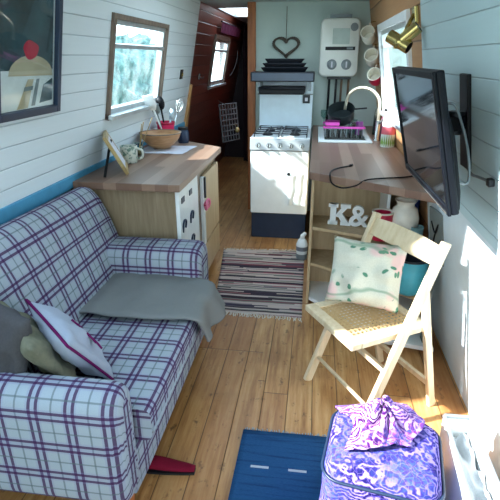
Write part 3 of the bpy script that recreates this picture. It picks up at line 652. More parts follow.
# ------------------------------------------------------------------ cooker
def cooker():
    x0, x1, yf, yb = -.535, -.03, 3.99, 4.62
    t = T('gas_cooker', 'white freestanding gas cooker with eye level grill against the sage bulkhead', 'cooker', ((x0+x1)/2, 4.3, 0))
    O('body', bx(B(), (x0, yf+.03, .238), (x1, yb, .86)), m_whitepl, t, bev=.006)
    O('plinth', bx(B(), (x0+.01, yf+.02, .0), (x1-.01, yb, .238)), m_navy, t, bev=.004)
    d = O('oven_door', bx(B(), (x0+.004, yf-.005, .24), (x1-.004, yf+.028, .792)), m_whitepl, t, bev=.008)
    O('door_knob', lathe(B(), [(0, 0), (.012, 0), (.014, .016), (0, .02)], (-.2, yf-.005, .60), 14, M.Rotation(PI/2, 4, 'X')), m_black, d, sm=True)
    pn = O('control_panel', prism(B(), [(yf-.012, .797), (yf+.06, .797), (yf+.06, .885), (yf+.012, .885)], x0, x1, basis((0, 0, 0), (0, 1, 0), (0, 0, 1), (1, 0, 0))), plain('brushed_panel', (176, 178, 178), .3, .6), t, bev=.004)
    for k in range(5):
        kx = x0+.07+.092*k; kn = O('knob', lathe(B(), [(0, 0), (.023, 0), (.019, .03), (0, .034)], (kx, yf-.003, .838), 18, M.Rotation(PI/2-.2, 4, 'X')), m_steel, t, sm=True, autos=50)
        O('pointer', bx(B(), (kx-.004, yf-.045, .826), (kx+.004, yf-.03, .852)), m_black, kn)
    O('hob', bx(B(), (x0, yf+.012, .886), (x1, yb, .90)), m_whitepl, t, bev=.005)
    O('hob_rail', bx(B(), (x0+.18, yb-.08, .90), (x1-.12, yb-.06, .915)), m_dark, t)
    for sx in (x0+.135, x1-.135):
        for y in (yf+.17, yf+.43):
            bn = O('burner', lathe(B(), [(0, .0), (.045, 0), (.045, .012), (.03, .02), (0, .022)], (sx, y, .90), 20), m_dark, t, sm=True, autos=40)
        ps = B(); z = .928; a0, a1, b0, b1 = sx-.105, sx+.105, yf+.05, yf+.53
        tube(ps, [(a0, b0, z), (a1, b0, z), (a1, b1, z), (a0, b1, z)], .006, 6, closed=True)
        for y in (yf+.17, yf+.29, yf+.43): tube(ps, [(a0, y, z), (a1, y, z)], .005, 6)
        tube(ps, [(sx, b0, z), (sx, b1, z)], .005, 6)
        for x in (a0, a1):
            for y in (b0, b1): tube(ps, [(x, y, z), (x, y, .9)], .005, 6)
        O('pan_support', ps, m_dark, t)
    O('splashback', bx(B(), (x0+.01, yb-.025, .90), (x1-.0, yb, 1.33)), plain('splash_enamel', (210, 226, 236), .25, var=.02), t, bev=.004)
    O('splash_rail', bx(B(), (x0-.005, yb-.05, 1.205), (x1, yb-.02, 1.215)), m_greyd, t)
    g = O('grill_canopy', bx(B(), (x0-.04, yb-.30, 1.328), (x1+.01, yb, 1.408)), m_tray, t, bev=.008)
    O('canopy_front', bx(B(), (x0-.025, yb-.306, 1.338), (x1-.005, yb-.299, 1.398)), plain('smoked_panel', (54, 66, 84), .3), g)
    gp = O('grill_pan', bx(B(), (x0+.03, yb-.27, 1.222), (x1-.07, yb-.03, 1.285)), m_black, t, bev=.012)
    O('grill_pan_lip', tube(B(), [(x0+.03, yb-.275, 1.275), (x1-.07, yb-.275, 1.275)], .012, 8), m_black, gp, sm=True)
    for x in (x0+.03, x1-.03): O('bracket', bx(B(), (x-.012, yb-.26, 1.25), (x+.012, yb-.02, 1.335)), m_greyd, t)
    o = O('ignition_switch', bx(B(), (x1-.09, yb-.04, 1.13), (x1-.025, yb-.024, 1.205)), m_dark, t, bev=.003)
    O('switch_light', bx(B(), (x1-.07, yb-.044, 1.15), (x1-.045, yb-.039, 1.18)), m_paper, o)
cooker()
for k, (w, z, lab) in enumerate(((.40, 1.409, 'black baking tray at the bottom of the stack on the grill canopy'), (.37, 1.444, 'black baking tray in the middle of the stack on the grill canopy'), (.33, 1.479, 'smallest black baking tray, topmost of the stack on the grill canopy'))):
    q = B(); cx = -.285; cy = 4.47; h = .033; fl = .025
    L0 = [(cx-w/2+fl, cy-.10), (cx+w/2-fl, cy-.10), (cx+w/2-fl, cy+.10), (cx-w/2+fl, cy+.10)]; L1 = [(cx-w/2, cy-.12), (cx+w/2, cy-.12), (cx+w/2, cy+.12), (cx-w/2, cy+.12)]
    a = [q.verts.new((x, y, z)) for x, y in L0]; b_ = [q.verts.new((x, y, z+h)) for x, y in L1]; q.faces.new(a)
    for i in range(4): q.faces.new((a[i], a[(i+1) % 4], b_[(i+1) % 4], b_[i]))
    t = T('baking_tray', lab, 'baking tray', (cx, cy, z), group='baking trays on the grill'); o = O('pan', q, m_tray, t); solid(o, .003, 1)
    O('rim', tube(B(), [(x, y, z+h) for x, y in L1], .004, 6, closed=True), m_tray, t)
tw = T('tea_towel', 'white tea towel hanging from the knob of the white oven door', 'towel', (-.12, 3.96, .35))
O('cloth', sheet(B(), lambda a, b: V((-.2+.155*a+.012*noise.noise(V((a*3, b*3, 1))), 3.968-.012*abs(math.sin(a*7+b))-.004, .58-.25*b+.03*a*(1-b))), 26, 20), fabric('white_cotton', (222, 226, 226), (200, 206, 208)), tw, sm=True)
# heart wreath
h = T('heart_wreath', 'grey twig heart wreath hanging on the sage bulkhead above the cooker', 'wreath', (-.305, 4.82, 1.52)); hc = V((-.305, 4.835, 1.625)); q = B()
hp = [V((16*math.sin(t_)**3, 0, .78*(13*math.cos(t_)-5*math.cos(2*t_)-2*math.cos(3*t_)-math.cos(4*t_))))*.0074 for t_ in [2*PI*k/44 for k in range(44)]]
for s_ in range(5):
    ph = s_*1.26; tube(q, [hc+p+V((math.cos(k*.9+ph)*.008, math.sin(k*.9+ph)*.008, math.sin(k*1.1+ph)*.006)) for k, p in enumerate(hp)], .007, 6, closed=True)
O('twigs', q, m_twig, h, sm=True); O('string', tube(B(), [(-.305, 4.835, 1.66), (-.305, 4.85, 1.96)], .003, 6), m_twig, h)

# water heater
def heater():
    x0, x1, y0, y1, z0, z1 = .012, .362, 4.68, 4.862, 1.36, 1.85
    t = T('water_heater', 'white wall mounted gas water heater with two dials beside the cooker', 'water heater', ((x0+x1)/2, 4.8, z0))
    L = rloop(x0, x1, z0, z1, .05, 6); secs = []; us = []; cx, cz = (x0+x1)/2, (z0+z1)/2
    for y, sh in ((y1, 0), (y0+.03, 0), (y0+.012, .01), (y0+.003, .03), (y0, .06)): secs.append([(cx+(a-cx)*(1-sh), y, cz+(b-cz)*(1-sh)) for a, b in L]); us.append(y)
    O('casing', loft(B(), secs, us), plain('heater_white', (218, 220, 214), .35, var=.02), t, sm=True, autos=40)
    for x in (x0+.115, x1-.105):
        kn = O('dial', lathe(B(), [(0, 0), (.045, 0), (.045, .01), (.034, .012), (.03, .03), (0, .033)], (x, y0+.001, z0+.105), 24, M.Rotation(PI/2, 4, 'X')), m_greyd, t, sm=True, autos=40)
        O('dial_cap', bx(B(), (x-.006, y0-.042, z0+.08), (x+.006, y0-.03, z0+.13)), m_paper, kn)
    O('sight_plate', bx(B(), (x0+.11, y0-.004, z0+.275), (x1-.09, y0+.002, z0+.405)), plain('plate_grey', (168, 182, 176), .3), t, bev=.002)
    b_ = O('badge_strip', bx(B(), (x0+.05, y0-.004, z0+.225), (x1-.035, y0+.002, z0+.255)), m_black, t); O('badge', bx(B(), (x1-.11, y0-.006, z0+.232), (x1-.055, y0-.003, z0+.248)), m_greyd, b_)
    O('gauge', lathe(B(), [(0, 0), (.034, 0), (.034, .006), (.028, .008), (0, .008)], (x1-.055, y0+.001, z1-.075), 20, M.Rotation(PI/2, 4, 'X')), m_greyd, t, sm=True, autos=40)
    O('flue_collar', bx(B(), (x0+.08, y0+.04, z1-.005), (x1-.08, y1, z1+.03)), m_greyd, t)
    O('outlet_bar', bx(B(), (x0+.08, y0+.06, z0-.025), (x1-.05, y1-.02, z0+.005)), m_dark, t)
    for x, m_, z in ((x0+.105, m_black, .93), (x0+.17, m_dark, .93), (x0+.22, m_copper, .93), (x0+.285, m_copper, 1.0)): O('pipe', tube(B(), [(x, 4.80, z0-.01), (x, 4.82, z0-.1), (x, 4.83, z)], .011, 8), m_, t, sm=True)
heater()

# mugs on the pine boards
def hang_mug(u, label, mat, base_m):
    p, ax = V(u), V((-.28, -.82, .45)).normalized()   # mouth direction
    r, hgt = .058, .115; x, y = frame_of(ax); mt = basis(p-ax*hgt*.5, x, y, ax)
    t = T('mug', label, 'mug', p, group='mugs hanging on the pine boards')
    q = B(); lathe(q, [(0, 0), (r*.9, 0), (r, hgt*.25), (r, hgt)], (0, 0, 0), 26, mt, 1 if base_m else 0) ; lathe(q, [(r, hgt), (r*.9, hgt), (r*.88, .012), (0, .01)], (0, 0, 0), 26, mt)
    O('body', q, [mat, base_m or mat], t, sm=True, autos=60)
    up = V((0, 0, 1)); up = (up-ax*up.dot(ax)).normalized(); hk = p+up*r*1.75
    O('handle', tube(B(), smoothpath([p+ax*.03+up*r*.9, p+ax*.025+up*r*1.6, p-ax*.025+up*r*1.6, p-ax*.03+up*r*.9], 5), .007, 8), mat, t, sm=True)
    k = T('mug_hook', label.replace('mug', 'mug hook', 1).split(' mug hook')[0]+' mug\'s small brass hook on the pine boards', 'hook', hk, group='hooks holding the hanging mugs')
    wx = xr(hk.z)+.005
    O('wire', tube(B(), smoothpath([(wx, hk.y+.02, hk.z+.02), hk+V((.0, 0, .012)), hk+V((-.012, 0, -.012)), hk+V((0, 0, -.03))], 5), .003, 6), m_brass, k, sm=True)
hang_mug((.41, 4.42, 1.695), 'uppermost cream mug hanging on the pine boards', m_cream, None)
hang_mug((.452, 4.37, 1.52), 'middle cream mug hanging on the pine boards', m_cream, None)
hang_mug((.482, 4.30, 1.372), 'lowest mug on the pine boards, cream with a red body', m_cream, m_red)

# ------------------------------------------------------------------ right galley
diag = [(-.015, 2.755), (.54, 2.385), (.628, 2.33)]
wtop = O('worktop', prism(B(), [(-.015, 4.86), (-.015, 2.755), (.54, 2.385), (.616, 2.335), (.616, 4.86)][::-1], .855, .90), m_top_r)
cut(wtop, [((.075, 3.86, .8), (.43, 4.6, .95))]); wtop.data.transform(M.Translation((-.3, -3.5, -.855))); wtop.location = (.3, 3.5, .855)
bv = wtop.modifiers.new('b', 'BEVEL'); bv.width = .004; bv.segments = 2; bv.limit_method = 'ANGLE'
tag(wtop, 'long wood block worktop with angled end under the television, holding the white sink', 'worktop')
def galley():
    t = T('galley_unit', 'beige corner shelf unit under the angled end of the galley worktop', 'shelf unit', (.3, 3.2, 0))
    O('carcass', bx(B(), (.012, 3.06, .05), (.60, 4.85, .66)), m_beige, t)
    O('side_panel', bx(bx(B(), (.0, 2.80, .0), (.018, 4.85, .853)), (.6, 3.06, .05), (.615, 4.85, .8)), m_beige, t, bev=.002)
    O('back_panel', bx(B(), (.018, 3.04, .05), (.618, 3.058, .853)), m_beige, t)
    sh = lambda z, e: [(.018, 3.04), (.018, 2.80+e), (.30, 2.69+e), (.655 if z > .4 else .7, 2.56+e), (.655 if z > .4 else .7, 3.04)]
    O('shelf', prism(B(), sh(.525, 0)[::-1], .525, .545), m_beige, t, bev=.002); O('shelf', prism(B(), [(.018, 3.04), (.018, 2.80), (.30, 2.62), (.66, 2.35), (.69, 3.04)][::-1], .28, .30), m_beige, t, bev=.002)
    O('bottom_shelf', prism(B(), [(.018, 3.04), (.018, 2.80), (.45, 2.33), (.705, 2.28), (.705, 3.04)][::-1], .03, .055), m_whitepl, t, bev=.002)
    O('divider', bx(B(), (.445, 2.74, .545), (.463, 3.04, .853)), m_whitepl, t, bev=.002)
    O('top_rail', prism(B(), [(.018, 3.04), (.018, 2.80), (.52, 2.47), (.615, 2.44), (.615, 3.04)][::-1], .84, .854), m_whitepl, t)
    O('plinth', bx(B(), (.018, 2.95, 0), (.65, 3.0, .03)), m_dark, t)
galley()
# sink
def sink():
    t = T('kitchen_sink', 'white sink set into the galley worktop below the water heater', 'sink', (.25, 4.2, .9)); x0, x1, y0, y1 = .035, .455, 3.80, 4.64
    q = B()
    for lo, hi in (((x0, y0, .901), (x1, y0+.075, .915)), ((x0, y1-.05, .901), (x1, y1, .915)), ((x0, y0+.075, .901), (x0+.05, y1-.05, .915)), ((x1-.04, y0+.075, .901), (x1, y1-.05, .915))): bx(q, lo, hi)
    O('rim', q, m_whitepl, t, bev=.004)
    q = B(); a0, a1, b0, b1 = .08, .425, 3.868, 4.595; 
    for lo, hi in (((a0, b0, .752), (a1, b1, .757)), ((a0, b0, .757), (a0+.006, b1, .905)), ((a1-.006, b0, .757), (a1, b1, .905)), ((a0, b0, .757), (a1, b0+.006, .905)), ((a0, b1-.006, .757), (a1, b1, .905))): bx(q, lo, hi)
    O('basin', q, m_steel, t); O('drain', lathe(B(), [(0, 0), (.035, 0), (.035, .004), (0, .004)], (.25, 4.2, .757), 18), m_dark, t)
sink()
tp = T('kitchen_tap', 'tall gooseneck tap in brushed nickel beside the white sink', 'tap', (.50, 3.95, .9)); R_ = .125
arc = [(.50, 3.95, .93), (.50, 3.95, 1.16)]+[(.50-R_+R_*math.cos(a), 3.95+.10*(1-math.cos(a)), 1.17+R_*1.05*math.sin(a)) for a in [PI*k/14 for k in range(15)]]+[(.245, 4.15, 1.12)]
O('spout', tube(B(), arc, .0125, 10), m_nickel, tp, sm=True); O('body', lathe(B(), [(0, 0), (.028, 0), (.028, .01), (.02, .02), (.02, .16), (0, .16)], (.50, 3.95, .9), 18), m_steel, tp, sm=True, autos=40)
O('lever', tube(B(), [(.50, 3.95, 1.03), (.53, 3.90, 1.07), (.545, 3.87, 1.10)], [.012, .01, .008], 8), m_steel, tp, sm=True)
# dish rack and its load
dr = T('dish_rack', 'magenta topped wire dish rack standing in the white sink', 'dish rack', (.22, 4.1, .915)); q = B()
for k in range(8): tube(q, [(.09+.042*k, 3.95, .925), (.09+.042*k, 3.95, 1.0)], .004, 6)
for k in range(8): tube(q, [(.09+.042*k, 4.25, .925), (.09+.042*k, 4.25, 1.0)], .004, 6); tube(q, [(.09+.042*k, 3.95, .93), (.09+.042*k, 4.25, .93)], .004, 6)
O('wires', q, m_greyd, dr); O('top_rail', tube(B(), [(.075, 3.945, 1.0), (.4, 3.945, 1.0), (.4, 4.255, 1.0), (.075, 4.255, 1.0)], .008, 8, closed=True), m_pinkpl, dr, sm=True)
for k in range(4): O('foot', lathe(B(), [(0, -.012), (.008, -.012), (.012, .05), (0, .05)], (.115+.085*k, 3.945, .93), 10), m_black, dr, sm=True)
sp_ = T('saucepan', 'dark saucepan tipped on its side on top of the dish rack', 'saucepan', (.20, 4.12, 1.0))
ax = V((-.12, -.50, .86)).normalized(); px_ = V((.98, 0, .14)); px_ = (px_-ax*px_.dot(ax)).normalized(); mt = basis((.215, 4.12, 1.085), px_, ax.cross(px_), ax)
O('pan', lathe(B(), [(0, -.05), (.09, -.05), (.105, -.035), (.112, .05), (.107, .05), (.1, -.03), (0, -.043)], (0, 0, 0), 30, mt), plain('dark_steel', (58, 66, 68), .3, .6), sp_, sm=True, autos=50)
O('handle', bar(B(), mt @ V((.108, 0, .035)), mt @ V((.21, .0, .03)), .022, .012), m_black, sp_, bev=.003)
q = T('washing_sponge', 'magenta washing sponge on the corner of the dish rack', 'sponge', (.12, 4.0, 1.01)); O('pad', bx(B(), (.085, 3.955, 1.009), (.20, 4.03, 1.04)), m_pinkpl, q, bev=.01); O('scourer', bx(B(), (.085, 3.955, 1.041), (.20, 4.03, 1.05)), m_purple, q)
for k, (x, y, lab, m_) in enumerate(((.30, 4.0, 'clear tumbler upside down in the dish rack beside the saucepan', m_clear), (.365, 4.03, 'purple tumbler in the dish rack nearest the tap', plain('purple_glass', (120, 60, 120), .2)), (.33, 4.16, 'clear tumbler behind the purple one in the dish rack', m_clear))):
    t = T('tumbler', lab, 'tumbler', (x, y, .936), group='tumblers drying in the rack'); O('glass', lathe(B(), [(.034, 0), (.027, .105), (0, .105), (0, .1), (.024, .1), (.031, 0), (.034, 0)], (x, y, .936), 20), m_, t, sm=True, autos=50)
def bottle(name, label, cat, c, r, h, body, cap, liquid=None, spray=True, lab=None):
    t = T(name, label, cat, c)
    O('bottle', lathe(B(), [(0, 0), (r, 0), (r*1.05, h*.1), (r, h*.55), (r*.7, h*.75), (r*.32, h*.85), (r*.32, h*.92), (0, h*.92)], c, 22), body, t, sm=True, autos=50)
    if liquid: O('liquid', lathe(B(), [(r*1.0, .004), (r*1.06, h*.1), (r*1.02, h*.30)], c, 20), liquid, t, sm=True, autos=50)
    if lab: O('sticker', lathe(B(), [(r*1.035, h*.30), (r*1.02, h*.48)], c, 22), lab, t, sm=True)
    x, y, z = c
    if spray:
        q = B(); bx(q, (x-.018, y-.014, z+h*.92), (x+.018, y+.014, z+h)); bx(q, (x-.055, y-.009, z+h*.955), (x-.018, y+.009, z+h*.99)); bx(q, (x-.03, y-.006, z+h*.87), (x-.022, y+.006, z+h*.96)); O('spray_head', q, cap, t, bev=.003)
    else: O('cap', lathe(B(), [(0, h*.92), (r*.38, h*.92), (r*.35, h), (0, h)], c, 16), cap, t, sm=True, autos=50)
bottle('spray_bottle', 'pale spray bottle of green liquid with white trigger beside the television', 'bottle', (.552, 3.70, .9), .052, .31, plain('milky_plastic', (206, 216, 210), .3), m_whitepl, m_green, True, plain('label_pink', (206, 96, 110), .5))
bottle('soap_bottle', 'slim plum coloured bottle behind the tap against the pine boards', 'bottle', (.565, 4.05, .9), .034, .24, plain('plum_plastic', (104, 60, 78), .35), m_black, None, False)
bottle('oil_bottle', 'dark narrow bottle in the corner behind the nickel tap', 'bottle', (.54, 4.3, .9), .036, .28, plain('dark_glass', (40, 44, 40), .2), m_black, None, False)
w = T('wine_glass', 'small clear stemmed glass by the cooker end of the sink', 'glass', (.085, 4.73, .9)); O('glass', lathe(B(), [(0, 0), (.032, 0), (.03, .004), (.005, .008), (.004, .07), (.03, .1), (.034, .14), (.03, .16), (.028, .16), (.031, .14), (.027, .103), (0, .08)], (.085, 4.73, .9), 20), m_clear, w, sm=True)
# black cable on the worktop
cb = T('power_cable', 'thin black cable looping over the galley worktop and its edge', 'cable', (.25, 2.7, .9))
O('lead', tube(B(), smoothpath([(.225, 2.92, .907), (.16, 2.86, .906), (.115, 2.78, .906), (.10, 2.66, .906), (.115, 2.655, .86), (.17, 2.62, .845), (.24, 2.58, .87), (.29, 2.57, .905), (.38, 2.62, .906), (.50, 2.66, .906), (.58, 2.72, .906)], 8), .0045, 6), m_black, cb, sm=True)
O('plug', tube(B(), [(.225, 2.92, .908), (.243, 2.945, .908)], .008, 8), m_black, cb, sm=True)

# shelf contents
def serif_K():
    q = B(); H_, st, sf = .135, .036, .022
    P_ = lambda pts: prism(q, pts, -.014, .014)
    P_([(.012, 0), (.012+st, 0), (.012+st, H_), (.012, H_)])
    for z in (0, H_-sf): P_([(0, z), (.06, z), (.06, z+sf), (0, z+sf)])
    P_([(.04, .058), (.062, .050), (.125, H_-sf*.5), (.088, H_-sf*.5)]); P_([(.052, .072), (.076, .088), (.132, sf*.5), (.09, sf*.5)])
    P_([(.078, 0), (.142, 0), (.142, sf), (.078, sf)]); P_([(.074, H_-sf), (.136, H_-sf), (.136, H_), (.074, H_)])
    return q
mt = basis((.115, 2.875, .5455), V((1, -.16, 0)).normalized(), (0, 0, 1), V((.16, 1, 0)).normalized())
q = serif_K(); bmesh.ops.transform(q, matrix=mt, verts=q.verts); tag(O('letter_ornament', q, m_whitepl, base=(.18, 2.87, .5455)), 'white slab serif capital K standing on the shelf below the worktop', 'letter', group='white letters on the shelf')
cv = bpy.data.curves.new('amp', 'FONT'); cv.body = '&'; cv.size = .185; cv.extrude = .014; cv.offset = .0035; fo = bpy.data.objects.new('amp', cv); COL.objects.link(fo); bpy.context.view_layer.update()
me = bpy.data.meshes.new_from_object(fo.evaluated_get(bpy.context.evaluated_depsgraph_get())); bpy.data.objects.remove(fo)
q = B(); q.from_mesh(me); mnx = min(v.co.x for v in q.verts); mny = min(v.co.y for v in q.verts); bmesh.ops.translate(q, vec=(-mnx, -mny, 0), verts=q.verts); bmesh.ops.transform(q, matrix=basis((.245, 2.853, .5455), V((1, -.16, 0)).normalized(), (0, 0, 1), V((.16, 1, 0)).normalized()), verts=q.verts)
tag(O('ampersand_ornament', q, m_whitepl, base=(.31, 2.845, .5455)), 'white ampersand ornament standing right after the letter K on the shelf', 'letter', group='white letters on the shelf')
def jarlike(name, label, cat, c, prof, mat, parts=()):
    t = T(name, label, cat, c); O('body', lathe(B(), prof, c, 32), mat, t, sm=True, autos=60)
    for nm, pr, m_ in parts: O(nm, lathe(B(), pr, c, 28), m_, t, sm=True, autos=50)
    return t
jarlike('storage_canister', 'open red enamel canister with pale rim beside the white vase on the shelf', 'canister', (.412, 2.645, .5455), [(0, 0), (.056, 0), (.06, .01), (.06, .16), (.056, .16), (.054, .012), (0, .012)], m_red, (('rim', [(.055, .157), (.062, .157), (.062, .166), (.055, .166), (.055, .157)], m_cream),))
jarlike('vase', 'round bellied white ceramic vase on the shelf under the angled worktop', 'vase', (.535, 2.655, .5455), [(0, 0), (.042, 0), (.058, .03), (.08, .10), (.082, .135), (.066, .185), (.048, .20), (.048, .215), (.062, .235), (.056, .235), (.042, .212), (.055, .18), (0, .08)], m_cream)
jarlike('storage_tin', 'cobalt blue tin behind the white vase close to the wall', 'tin', (.612, 2.83, .5455), [(0, 0), (.038, 0), (.038, .27), (.034, .28), (0, .28)], m_bluej, (('lid', [(0, .28), (.039, .28), (.039, .296), (0, .296)], m_navy),))
jarlike('cup', 'small grey teal cup in front of the white vase on the shelf', 'cup', (.60, 2.592, .5455), [(0, 0), (.03, 0), (.036, .10), (.033, .10), (.028, .006), (0, .006)], plain('teal_glaze', (104, 140, 142), .35))
bk = (.56, 2.455, .301)
bkt = T('cooking_pot', 'teal enamel pot with dark inside on the lower shelf behind the folding chair', 'pot', bk)
O('shell', lathe(B(), [(0, 0), (.052, 0), (.072, .02), (.086, .06), (.094, .13), (.096, .215), (.092, .215), (.088, .12), (.07, .03), (0, .012)], bk, 36), m_teal, bkt, sm=True, autos=60); O('lining', lathe(B(), [(0, .014), (.068, .032), (.086, .12), (.0905, .212)], bk, 34), m_tealin, bkt, sm=True); O('rim', lathe(B(), [(.091, .211), (.099, .211), (.099, .221), (.091, .221), (.091, .211)], bk, 34), m_tealin, bkt, sm=True)
lb = (.55, 2.44, .056); t = T('mixing_bowl', 'pale teal bowl low down on the bottom shelf under the cane chair', 'bowl', lb)
O('shell', lathe(B(), [(0, 0), (.05, 0), (.08, .03), (.10, .09), (.096, .09), (.076, .034), (0, .01)], lb, 34), plain('pale_teal', (120, 186, 196), .3), t, sm=True, autos=60); O('rim', lathe(B(), [(.095, .088), (.102, .088), (.102, .095), (.095, .095), (.095, .088)], lb, 34), m_cream, t, sm=True)
pb = T('display_board', 'grey board with a dark scratched mark leaning by the wall beside the vase', 'board', (.655, 2.45, .546)); q = B(); bx(q, (.0, -.085, 0), (.012, .085, .27)); bmesh.ops.transform(q, matrix=M.Translation((.655, 2.34, .55)) @ M.Rotation(math.radians(-8), 4, 'Y') @ M.Rotation(math.radians(8), 4, 'Z'), verts=q.verts)
O('panel', q, m_grey, pb, bev=.002); q = B(); tube(q, smoothpath([(-.002, .05, .20), (-.002, .0, .15), (-.002, -.04, .21), (-.002, .0, .15), (-.002, .03, .08)], 5), .004, 5); bmesh.ops.transform(q, matrix=M.Translation((.655, 2.34, .55)) @ M.Rotation(math.radians(-8), 4, 'Y') @ M.Rotation(math.radians(8), 4, 'Z'), verts=q.verts); O('mark', q, m_black, pb)
O('foot', bx(B(), (.652, 2.33, .05), (.664, 2.39, .56)), m_grey, pb)
# white bottle on the floor between cooker and unit
wb = T('cleaning_bottle', 'white cleaning bottle with dark base on the floor between cooker and shelf unit', 'bottle', (-.055, 3.5, 0))
O('bottle', lathe(B(), [(.044, .05), (.048, .07), (.047, .13), (.036, .16), (.024, .175), (0, .175)], (-.052, 3.56, 0), 22), m_whitepl, wb, sm=True, autos=50); O('base', lathe(B(), [(0, 0), (.042, 0), (.046, .02), (.045, .05), (0, .05)], (-.052, 3.56, 0), 22), m_greyd, wb, sm=True, autos=50)
O('spout', tube(B(), [(-.052, 3.56, .17), (-.05, 3.56, .20), (-.03, 3.55, .225)], [.022, .019, .014], 12), m_whitepl, wb, sm=True); O('label_patch', lathe(B(), [(.0485, .08), (.0478, .115)], (-.052, 3.56, 0), 22), plain('grey_label', (120, 124, 132), .5), wb, sm=True)

# ------------------------------------------------------------------ television
def television():
    c = V((.369, 1.796, 1.276)); yaw, tilt = -1.555, .252
    h_ = V((math.cos(yaw), math.sin(yaw), 0)); n0 = V((math.sin(yaw), -math.cos(yaw), 0)); u = V((0, 0, math.cos(tilt)))+n0*math.sin(tilt); u.normalize(); n = u.cross(h_); n = n if n.x < 0 else -n
    # local: x = width towards the near end, y = up, z = out of the screen
    mt = basis(c, h_, u, n); w, hh = .35, .215
    t = T('television', 'flat black television on a wall bracket above the angled worktop', 'television', c)
    O('housing', bx(B(), (-w, -hh, -.028), (w, hh, -.004), mt), m_tv, t, bev=.006)
    q = B()
    for lo, hi in (((-w, -hh, -.004), (-w+.02, hh, .006)), ((w-.02, -hh, -.004), (w, hh, .006)), ((-w+.02, -hh, -.004), (w-.02, -hh+.026, .006)), ((-w+.02, hh-.02, -.004), (w-.02, hh, .006))): bx(q, lo, hi, mt)
    O('bezel', q, m_tv, t, bev=.002); O('screen', bx(B(), (-w+.018, -hh+.024, -.003), (w-.018, hh-.018, .001), mt), m_screen, t)
    O('back_bulge', prism(B(), [(-hh*.98, -.027), (-hh*.98, -.036), (-hh*.7, -.044), (hh*.1, -.044), (hh*.6, -.027)], -w*.85, w*.93, mt @ M(((0, 0, 1, 0), (1, 0, 0, 0), (0, 1, 0, 0), (0, 0, 0, 1)))), m_tv, t, bev=.012)
    O('base_strip', bx(B(), (-w*.9, -hh+.004, .006), (w*.95, -hh+.009, .008), mt), m_steel, t)
    pb_ = mt @ V((0, 0, -.048))
    b = T('tv_bracket', 'black steel wall bracket with upright slat holding the television', 'bracket', wallpt(1, 1.86, 1.14)); O('wall_plate', wallbox(B(), 1, 1.80, 1.90, 1.14, 1.47, 0, .014), m_black, b, bev=.003)
    O('arm', bar(B(), wallpt(1, 1.84, 1.31, .01), pb_+V((.01, 0, 0)), .04, .05), m_black, b, bev=.003); q = B(); bx(q, (-.1, -.1, -.056), (.1, .1, -.042), mt); O('mount_plate', q, m_black, b)
    O('knuckle', lathe(B(), [(0, -.04), (.03, -.04), (.03, .04), (0, .04)], wallpt(1, 1.84, 1.31, .045), 16), m_dark, b, sm=True, autos=40)
    cb_ = T('aerial_cable', 'grey cable arching from the back of the television down its side', 'cable', pb_)
    a = mt @ V((.14, .09, -.05)); e = mt @ V((.30, -.13, -.046))
    O('lead', tube(B(), smoothpath([a, a+V((.035, -.03, .01)), V((.462, 1.64, 1.345)), V((.486, 1.58, 1.25)), V((.492, 1.54, 1.16)), e], 8), .0042, 8), m_greyd, cb_, sm=True)
television()
so = T('wall_socket', 'small black plug on the boarded wall past the television with its pale lead', 'socket', wallpt(1, 1.56, 1.13)); O('plug', wallbox(B(), 1, 1.55, 1.58, 1.14, 1.165, 0, .02), m_dark, so, bev=.004)
O('lead', tube(B(), smoothpath([wallpt(1, 1.585, 1.155, .015), wallpt(1, 1.66, 1.15, .02), wallpt(1, 1.75, 1.135, .012), wallpt(1, 1.82, 1.14, .008)], 6), .005, 6), m_greyd, so, sm=True)

# brass spotlight by the galley window
def spot():
    c = V((.395, 2.6, 1.592)); t = T('spot_lamp', 'brass double tube spotlight fixed beside the galley window above the television', 'lamp', c)
    d1 = V((.62, -.28, .56)).normalized(); d2 = V((.70, -.42, -.42)).normalized()
    def cyl(p, d, L, r, mat, inner=None, par=t, nm='tube'):
        x, y = frame_of(d); mt = basis(p, x, y, d); o = O(nm, lathe(B(), [(0, 0), (r, 0), (r, L), (r*.88, L), (r*.88, L*.15), (0, L*.15)], (0, 0, 0), 26, mt), mat, par, sm=True, autos=40)
        if inner: O('reflector', lathe(B(), [(0, L*.16), (r*.86, L*.16), (r*.87, L*.99)], (0, 0, 0), 26, mt), inner, o, sm=True)
        return o
    cyl(c+d1*.005, d1, .10, .03, m_brass, m_steel); cyl(c-d2*.065, d2, .12, .031, m_brass, m_black)
    O('joint', lathe(B(), [(0, -.03), (.028, -.03), (.034, 0), (.028, .03), (0, .03)], c, 18), m_brass, t, sm=True)
    O('stem', tube(B(), [c, (xr(1.72)-.02, 2.70, 1.72)], .01, 8), m_brass, t, sm=True); q = B(); wallbox(q, 1, 2.66, 2.74, 1.68, 1.76, 0, .02); O('wall_plate', q, m_brass, t, bev=.004)
spot()

